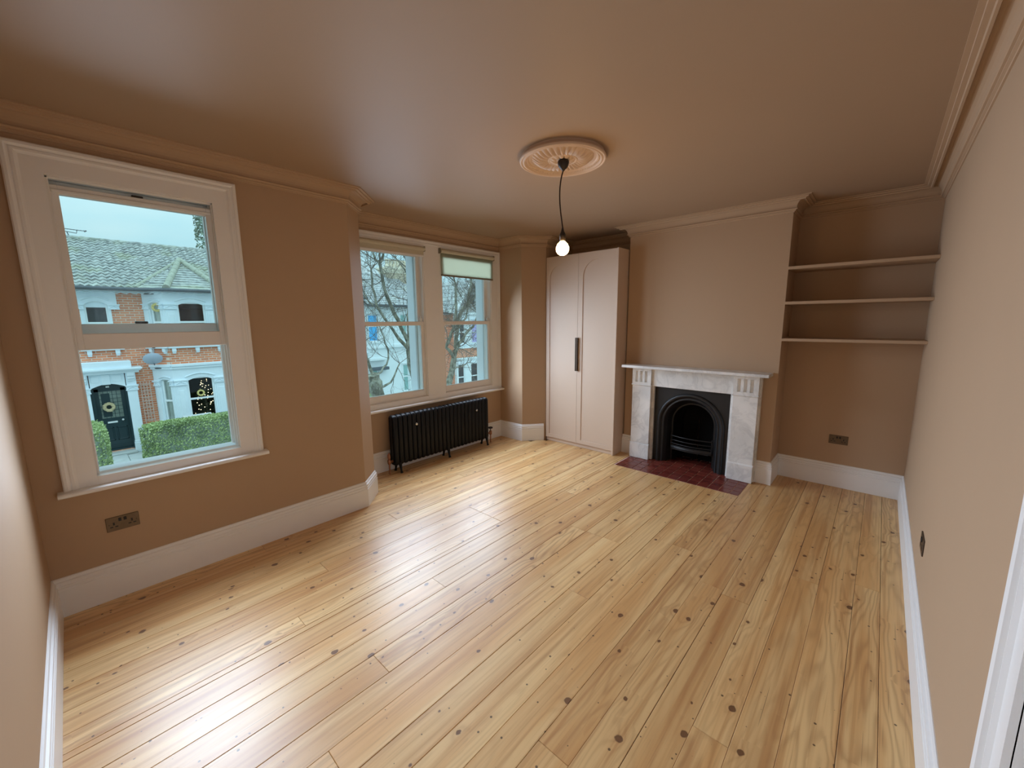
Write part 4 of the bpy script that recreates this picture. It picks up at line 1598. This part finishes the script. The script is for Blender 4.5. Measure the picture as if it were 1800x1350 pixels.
# ---- things on and in front of the first house
t = thing('satellite_dish', (1.955, 17.86, .37), 'grey satellite dish fixed to the brick beside the porch', 'satellite dish')
m = MB()
rings = []
for k in range(6):
    r = .25 * k / 5 + .001
    rings.append([(1.955 + r * cos(2 * pi * i / 20), 17.48 + .20 * (r / .25) ** 2 * .3 - .06 * sin(2 * pi * i / 20) * r / .25, .55 + .185 * (r / .25) * sin(2 * pi * i / 20)) for i in range(20)])
m.loft(rings, True, False, True)
m.loft([[(x, y + .012, z) for x, y, z in r] for r in rings], True, False, True)
m.build('dish', 'dish_grey', t)
MB().tube([(1.955, 17.51, .55), (1.955, 17.92, .56), (1.955, 18.055, .56)], .02, 8).build('wall_arm', 'gutter', t)
MB().tube([(1.955, 17.54, .40), (1.955, 17.33, .36), (1.955, 17.26, .42)], .012, 6).build('feed_arm', 'gutter', t)

tr = thing('trellis', (1.70, 17.98, -1.5), 'wooden trellis panel on the brick beside the porch', 'trellis')
for k in range(4):
    MB().box(1.595 + .075 * k, 1.615 + .075 * k, 17.97, 17.985, -1.55, -.22).build('upright', 'trellis_wood', tr)
for k in range(12):
    MB().box(1.58, 1.85, 17.96, 17.972, -1.50 + .108 * k, -1.48 + .108 * k).build('slat', 'trellis_wood', tr)


def leaves(c, ext, n, size, seed, shell=0.25):
    """small leaf quads over a box-like hedge body"""
    R = random.Random(seed)
    vs, fs = [], []
    for _ in range(n):
        q = [R.uniform(-1, 1) for _ in range(3)]
        a = R.choice((0, 1, 1, 2, 2))
        sg = R.choice((-1, 1))
        if a == 2:
            sg = 1
        if a == 1:
            sg = -1 if R.random() < .8 else 1
        q[a] = sg * (1 - shell * R.random() ** 2 * .5)
        rr = max(abs(q[0]), abs(q[1]), abs(q[2]))
        k = 1 - .05 * (sum(1 for z in q if abs(z) > .85) - 1)
        p = Vector((c[0] + q[0] * ext[0] * k, c[1] + q[1] * ext[1] * k, c[2] + q[2] * ext[2] * k))
        d = Vector((R.gauss(0, 1), R.gauss(0, 1), R.gauss(0, 1))).normalized()
        u = d.orthogonal().normalized() * size * R.uniform(.6, 1.3)
        w = d.cross(u).normalized() * size * R.uniform(.5, .9)
        b = len(vs)
        vs += [p - u, p - w * .8, p + u, p + w * .8]
        fs.append((b, b + 1, b + 2, b + 3))
    return vs, fs


def hedge(name, x0, x1, y0, y1, z1, n, lab, seed, grp):
    c = ((x0 + x1) / 2, (y0 + y1) / 2, (GZ - .05 + z1) / 2)
    e = ((x1 - x0) / 2, (y1 - y0) / 2, (z1 - GZ + .05) / 2)
    t = thing(name, (c[0], c[1], GZ - .05), lab, 'hedge', grp)
    vs, fs = leaves(c, e, n, .030, seed)
    o = MB().add(vs, fs).build('foliage', 'hedge_leaf', t, recalc=False)
    o['kind'] = 'stuff'
    MB().box(x0 + .08, x1 - .08, y0 + .08, y1 - .08, GZ - .05, z1 - .07, .08).build('hedge_core', 'ever_leaf', t)
    return t


hedge('hedge', 1.21, 4.40, 14.55, 15.30, -1.08, 17000, 'clipped green hedge to the right of the path below the bay', 3, 'clipped front hedges')
hedge('hedge', -1.10, .585, 13.9, 15.6, -.86, 12000, 'clipped green hedge to the left of the path to the teal door', 4, 'clipped front hedges')
hedge('hedge', 5.0, 8.2, 14.55, 15.30, -1.1, 5000, 'clipped green hedge before the mirrored terrace', 8, 'clipped front hedges')
t = thing('shrub', (1.80, 17.3, GZ), 'yellow leaved shrub at the foot of the trellis', 'shrub')
vs, fs = leaves((1.78, 17.35, -1.95), (.24, .22, .42), 1500, .035, 9, .9)
MB().add(vs, fs).build('foliage', 'yellow_leaf', t, recalc=False)['kind'] = 'stuff'
MB().tube([(1.78, 17.35, GZ - .03), (1.77, 17.35, -2.0)], .025, 6).build('stem', 'bark', t)


def wreath(name, c, r, r2, mat, lab, n=26):
    m = MB()
    m.tube([(c[0] + r * cos(2 * pi * k / 24), c[1], c[2] + r * sin(2 * pi * k / 24)) for k in range(24)], r2, 8, closed=True)
    R = random.Random(n)
    for k in range(n):
        a = 2 * pi * k / n
        q = r + R.uniform(-.6, .9) * r2
        m.ball((c[0] + q * cos(a), c[1] - r2 * .7, c[2] + q * sin(a)), r2 * R.uniform(.3, .6), 6, 4)
    o = m.build(name, mat)
    return tag(o, lab, 'wreath', 'Christmas wreaths across the street')


wreath('wreath', (.805, 18.09, -.93), .105, .045, 'wreath_straw', 'straw coloured wreath hanging on the dark teal front door')
wreath('wreath', (3.075, 17.53, -.72), .085, .028, 'wreath_gold', 'gold ring wreath in the ground floor bay window')
wreath('wreath', (2.25, 17.70, 2.18), .10, .038, 'wreath_gold', 'gold wreath in the upper side window of the bay')
ct = thing('christmas_tree', (3.33, 18.35, GZ + .05), 'Christmas tree with small lights in the ground floor bay window', 'Christmas tree')
R = random.Random(21)
m = MB()
for k in range(900):
    z = R.random()
    rr = .50 * (1 - z * .93) * R.uniform(.3, 1)
    a = R.uniform(0, 2 * pi)
    p = Vector((3.33 + rr * cos(a), 18.35 + rr * sin(a), -1.9 + z * 1.8))
    d = Vector((cos(a), sin(a), -.5)).normalized() * .09
    w = Vector((-sin(a), cos(a), 0)) * .03
    m.add([p - w, p + w, p + d], [(0, 1, 2)])
m.build('foliage', 'tinsel_green', ct, recalc=False)['kind'] = 'stuff'
m = MB()
for k in range(60):
    z = R.random()
    rr = .50 * (1 - z * .9) * R.uniform(.8, 1)
    a = R.uniform(pi, 2 * pi)
    m.ball((3.33 + rr * cos(a), 18.35 + rr * sin(a), -1.9 + z * 1.75), .016, 5, 4)
m.build('fairy_lights', 'fairy_light', ct)['kind'] = 'stuff'
MB().tube([(3.33, 18.35, GZ + .06), (3.33, 18.35, -.2)], .03, 6).build('trunk', 'bark', ct)
t = thing('storage_box', (2.80, 16.6, GZ), 'pale grey garden storage box with sloping lid behind the hedge', 'storage box')
MB().box(2.45, 3.15, 16.3, 16.9, GZ - .02, -1.50, .01).build('body', 'storage_grey', t)
MB().prism([(16.25, -1.50), (16.95, -1.50), (16.95, -1.34)], 'x', 2.42, 3.18).build('lid', 'storage_grey', t)

t = thing('tv_aerial', (.63, 21.3, 4.65), 'thin television aerial on the tiled ridge', 'aerial')
MB().tube([(.63, 21.3, 4.71), (.60, 21.3, 4.83)], .015, 6).build('mast', 'aerial', t)
m = MB().tube([(.45, 21.3, 4.92), (1.06, 21.3, 4.90)], .012, 6)
m.tube([(.56, 21.3, 4.83), (.83, 21.3, 4.80), (.85, 21.3, 4.91)], .012, 6)
for k in range(6):
    m.tube([(.62 + .08 * k, 21.22, 4.91), (.62 + .08 * k, 21.38, 4.91)], .006, 5)
m.tube([(1.02, 21.3, 4.88), (1.08, 21.3, 4.92)], .022, 6)
m.build('boom', 'aerial', t)

# tall ivy-grown tree behind the roofs
t = thing('evergreen_tree', (6.15, 27.5, GZ), 'tall dark evergreen tree behind the tiled roof', 'tree')
vs, fs = leaves((6.15, 27.5, 3.2), (.72, .7, 5.6), 5000, .10, 31, .9)
MB().add(vs, fs).build('foliage', 'ever_leaf', t, recalc=False)['kind'] = 'stuff'
MB().tube([(6.15, 27.5, GZ - .3), (6.15, 27.5, 8)], .16, 8).build('trunk', 'bark', t)


# ---- white rendered house (seen through the left bay window)
def plain_house(label, x0, x1, mat, ez, ridge, wins, bands, roofm='roof_slate', y=18.0, extra=None, rows=16):
    h = thing('terraced_house', ((x0 + x1) / 2, y, GZ), label, 'house', 'terraced houses across the street')
    T, L = facet((x0, y), (x1, y))
    hs = [(a - x0, b - x0, za, zb) for a, b, za, zb, *_ in wins]
    # openings in one column are cut separately per floor
    mb = MB()
    for za, zb in ((GZ - .02, .05), (.05, ez)):
        facade(mb, T, L, za, zb, sorted([(a, b, max(c, za), min(d, zb)) for a, b, c, d in hs if d > za and c < zb]), .22)
    mb.build('wall', mat, h)
    for a, b, za, zb, pane, bar in wins:
        sash_in(h, T, a - x0, b - x0, za, zb, bar, pane=pane)
        m = MB()
        m.box(a - x0 - .07, b - x0 + .07, -.07, .02, za - .09, za, .01, T=T)
        m.box(a - x0 - .07, a - x0 - .01, -.03, .02, za, zb + .05, .008, T=T)
        m.box(b - x0 + .01, b - x0 + .07, -.03, .02, za, zb + .05, .008, T=T)
        m.box(a - x0 - .09, b - x0 + .09, -.05, .02, zb + .02, zb + .10, .01, T=T)
        m.build('window_surround', 'stone_paint' if mat != 'render_white' else 'render_white', h)
    for (a, b, za, zb, o, mt) in bands:
        MB().box(a - x0, b - x0, -o, .03, za, zb, .01, T=T).build('string_course', mt, h)
    tiled_slope(h, 'roof_tiles', roofm, (x0, y - .25, ez + .03), (x1, y - .25, ez + .03), (x0, y + 3.2, ridge), (x1, y + 3.2, ridge), rows, .032)
    MB().prism([(y - .2, ez), (y + 3.2, ridge - .04), (y + 6.6, ez)], 'x', x0, x1).build('roof_core', roofm, h)
    roll(h, (x0, y + 3.2, ridge + .01), (x1, y + 3.2, ridge + .01), .10, .45, roofm)
    MB().tube([(x0, y - .30, ez), (x1, y - .30, ez)], .06, 8).build('gutter', 'gutter', h)
    return h, T


hb, TB = plain_house('white rendered terrace with bright blue window panels', 9.575, 13.25, 'render_white', 2.42, 4.18,
                     [(9.70, 10.20, .74, 2.00, 'blue_panel', 1.45), (11.42, 11.80, 1.0, 2.02, 'mint_pane', 1.55),
                      (11.44, 11.78, -1.85, -.48, 'mint_pane', -1.1), (9.62, 10.08, -2.3, -.62, 'mint_pane', None)],
                     [(9.58, 13.25, .40, .50, .10, 'render_white'), (9.58, 10.45, -.16, -.05, .18, 'render_white'), (9.58, 10.5, -.62, -.48, .30, 'gutter'),
                      (10.9, 12.1, .42, .56, .16, 'render_white'), (9.58, 13.25, 2.25, 2.36, .09, 'render_white')])
# party chimney in cream brick with a row of pots
m = MB()
m.box(12.60, 14.4, 20.9, 21.7, 3.7, 4.42)
ch = m.build('chimney_stack', 'yellow_brick', hb)
for k, (e, z) in enumerate(((.05, 4.36), (.10, 4.46), (.16, 4.56))):
    MB().box(12.60 - e, 14.4 + e, 20.9 - e, 21.7 + e, z, z + .12, .01).build('corbel_course', 'pot_clay', ch)
for k in range(7):
    MB().lathe([(.10, 0), (.105, .05), (.095, .08), (.09, .40), (.11, .44), (.11, .48), (.07, .49)], (12.76 + .235 * k, 21.2, 4.66), 10).build('chimney_pot', 'pot_clay', ch)

# ---- brick house with white bay (seen through the right bay window)
hc, TC = plain_house('red brick terrace with white stone bay and a lilac window blind', 13.27, 19.0, 'red_brick', 2.10, 3.95, [], [(13.28, 14.6, 2.0, 2.1, .08, 'stone_paint')], 'roof_slate')
m = MB()
Tc, Lc = facet((14.45, 17.4), (16.85, 17.4))
k = 14.45
facade(m, Tc, Lc, .15, 2.12, [(14.72 - k, 15.12 - k, .42, 1.72), (15.62 - k, 16.08 - k, .42, 1.72)], .2)
m.build('bay_wall', 'render_white', hc)
m = MB()
facade(m, Tc, Lc, GZ, -.36, [(14.55 - k, 15.02 - k, -1.95, -.72), (15.50 - k, 16.05 - k, -1.95, -.72)], .2)
m.build('bay_wall', 'render_white', hc)
MB().box(0, Lc, .02, .2, -.36, .15, T=Tc).build('brick_band', 'red_brick', hc)
for a, b, za, zb, pane, bar in ((14.72, 15.12, .42, 1.72, 'dark_pane', 1.05), (15.62, 16.08, .42, 1.72, 'purple_panel', 1.02),
                                (14.55, 15.02, -1.95, -.72, 'dark_pane', -1.45), (15.50, 16.05, -1.95, -.72, 'dark_pane', -1.45)):
    sash_in(hc, Tc, a - k, b - k, za, zb, bar, pane=pane)
    mm = MB().box(a - k - .06, b - k + .06, -.08, .02, za - .1, za, .01, T=Tc)
    mm.box(a - k - .09, b - k + .09, -.06, .02, zb + .02, zb + .11, .01, T=Tc)
    mm.build('window_surround', 'stone_paint', hc)
for a, b, za, zb in ((0, Lc, .15, .26), (0, Lc, -.46, -.36), (0, Lc, 2.0, 2.12)):
    MB().box(a - .03, b + .03, -.09, .03, za, zb, .01, T=Tc).build('string_course', 'render_white', hc)
for xs in (14.45, 16.65):
    MB().box(xs, xs + .2, 17.6, 18.1, GZ, 2.1).build('bay_side', 'red_brick', hc)
MB().prism([(14.3, 2.12), (15.55, 3.82), (16.95, 2.12)], 'y', 17.35, 20.6).build('gable', 'roof_slate', hc)
tiled_slope(hc, 'gable_roof', 'roof_slate', (14.2, 17.2, 2.08), (14.2, 20.6, 2.08), (15.55, 17.2, 3.90), (15.55, 20.6, 3.90), 8, .03)
tiled_slope(hc, 'gable_roof', 'roof_slate', (17.05, 17.2, 2.08), (17.05, 20.6, 2.08), (15.55, 17.2, 3.90), (15.55, 20.6, 3.90), 8, .03)
for sx, tx in ((14.2, 15.55), (17.0, 15.55)):
    MB().tube([(sx, 17.16, 2.05), (tx, 17.16, 3.90)], .07, 6).build('barge_board', 'sash_white', hc)
MB().box(15.35, 15.75, 17.28, 17.36, 2.6, 3.1).build('gable_vent', 'dark_pane', hc)
MB().tube([(16.98, 17.6, GZ), (16.98, 17.6, 2.1)], .06, 8).build('downpipe', 'red_brick', hc)

# ------------------------------------------------------------------ street trees (bare, pollarded)
RT = random.Random(17)


def limb(mb, pts, r0, r1, n=7, wob=.03):
    P = [Vector(p) for p in pts]
    out = []
    for i in range(len(P) - 1):
        m = max(2, int((P[i + 1] - P[i]).length / .16))
        for k in range(m):
            q = P[i].lerp(P[i + 1], k / m)
            if out:
                q = q + Vector((RT.gauss(0, wob), RT.gauss(0, wob), RT.gauss(0, wob))) * .5
            out.append(q)
    out.append(P[-1])
    rad = [r0 + (r1 - r0) * i / (len(out) - 1) for i in range(len(out))]
    rad = [r * (1 + .12 * RT.uniform(-1, 1)) for r in rad]
    mb.tube(out, rad, n)
    return out, rad


def sprout(mb, p, d, ln, r, depth):
    pts = [Vector(p)]
    d = Vector(d).normalized()
    n = 4
    for k in range(n):
        d = (d + Vector((RT.gauss(0, .22), RT.gauss(0, .22), RT.gauss(0, .16) + .06))).normalized()
        pts.append(pts[-1] + d * ln / n)
    mb.tube(pts, [r * (1 - .75 * k / n) for k in range(n + 1)], 4, caps=False)
    if depth > 0:
        for k in range(1, n + 1):
            for _ in range(1 if depth > 1 else RT.choice((1, 1, 2))):
                e = (d + Vector((RT.gauss(0, .8), RT.gauss(0, .8), RT.gauss(0, .5)))).normalized()
                sprout(mb, pts[k], e, ln * RT.uniform(.45, .75), r * .55, depth - 1)


KT = 0.83262


def street_tree(label, trunk, limbs, base, twigs=26, depth=2):
    def at(p):
        y = p[2] if len(p) > 2 else 11.0
        f = (y - .246) / (11 - .246) * KT
        return (.212 + (p[0] - .212) * f, .246 + (y - .246) * KT, 1.65 + (p[1] - 1.65) * f)
    b = at(trunk[0][0])
    t = thing('street_tree', (base[0], base[1], GZ - .3), label, 'tree', 'bare street trees')
    m = MB()
    limb(m, [(base[0], base[1], GZ - .32)] + [at(p) for p in trunk[0]], trunk[1] * 1.15, trunk[2], 10)
    m.build('trunk', 'bark', t)
    tw = MB()
    for pts, r0, r1 in limbs:
        m = MB()
        out, rad = limb(m, [at(p) for p in pts], r0, r1)
        m.build('branch', 'bark', t)
        for _ in range(max(2, int(twigs * len(out) / 40))):
            i = RT.randrange(len(out) // 4, len(out))
            d = Vector((RT.gauss(0, 1), RT.gauss(0, 1), RT.gauss(.3, .8))).normalized()
            sprout(tw, out[i], d, RT.uniform(.5, 1.2), max(.008, rad[i] * .22), depth)
        for _ in range(4):
            d = Vector((RT.gauss(0, .6), RT.gauss(0, .6), 1)).normalized()
            sprout(tw, out[-1], d, RT.uniform(.8, 1.5), r1 * .45, depth)
    tw.build('twigs', 'twig', t, recalc=False)['kind'] = 'stuff'
    return t


street_tree('thick mossy pollarded bare tree trunk seen low in the left bay window',
            ([(6.14, -.50), (6.07, -.1), (6.02, .15)], .17, .14),
            [([(6.05, .12), (6.25, .22), (6.46, .40), (6.50, .80), (6.40, 1.2), (6.29, 1.6)], .03, .012),
             ([(6.18, -.27), (6.56, -.12), (6.75, .15), (6.90, .40)], .032, .014),
             ([(6.0, .15), (5.85, .6), (5.75, 1.1)], .04, .02)], (5.30, 9.2), 18, 2)
street_tree('bare street tree forking behind the bay mullion with limbs leaning left and right',
            ([(8.1, -1.2), (7.75, -.75), (7.42, -.28), (7.32, .35), (7.24, .80)], .125, .075),
            [([(7.24, .80), (7.30, 1.3), (7.33, 1.86), (7.36, 2.5), (7.38, 3.2)], .066, .040),
             ([(7.24, .80), (6.95, 1.15), (6.62, 1.53), (6.24, 2.14), (6.16, 2.6), (6.15, 3.1)], .045, .022),
             ([(7.24, 1.00), (7.0, 1.5), (6.74, 2.08), (6.52, 2.58), (6.43, 3.31)], .050, .034),
             ([(6.43, 3.31), (6.30, 3.40), (6.20, 3.7)], .03, .016),
             ([(6.43, 3.31), (6.55, 3.45), (6.62, 3.9)], .034, .02),
             ([(6.15, 2.1), (5.95, 2.3, 11.3), (5.8, 2.7, 11.5)], .02, .01),
             ([(7.38, 2.9), (7.2, 3.2, 10.6), (6.95, 3.5, 10.4)], .03, .015)], (6.95, 9.2), 30, 2)
street_tree('bare street tree with mossy limbs filling the right bay window',
            ([(8.70, -.75), (8.79, -.33), (9.02, .40)], .12, .085),
            [([(9.02, .40), (9.13, .78), (9.38, 1.0), (9.61, 1.19), (9.94, 1.46), (10.2, 1.9)], .062, .028),
             ([(9.02, .40), (8.74, .8), (8.84, 1.1), (9.01, 1.4), (9.18, 2.08), (9.17, 2.95)], .055, .030),
             ([(9.10, .75), (9.21, 1.55), (9.30, 1.86), (9.5, 2.1), (9.65, 2.17), (9.89, 3.07)], .060, .036),
             ([(9.0, 1.3), (9.25, 1.45, 10.8), (9.6, 1.75, 10.6), (9.8, 2.3, 10.5)], .035, .018),
             ([(8.85, -.1), (9.1, .05, 10.8), (9.5, .12, 10.6), (9.75, .2, 10.5)], .024, .010),
             ([(9.6, 2.1), (9.9, 2.3, 11.2), (10.2, 2.8, 11.4)], .03, .015)], (7.05, 9.4), 44, 2)
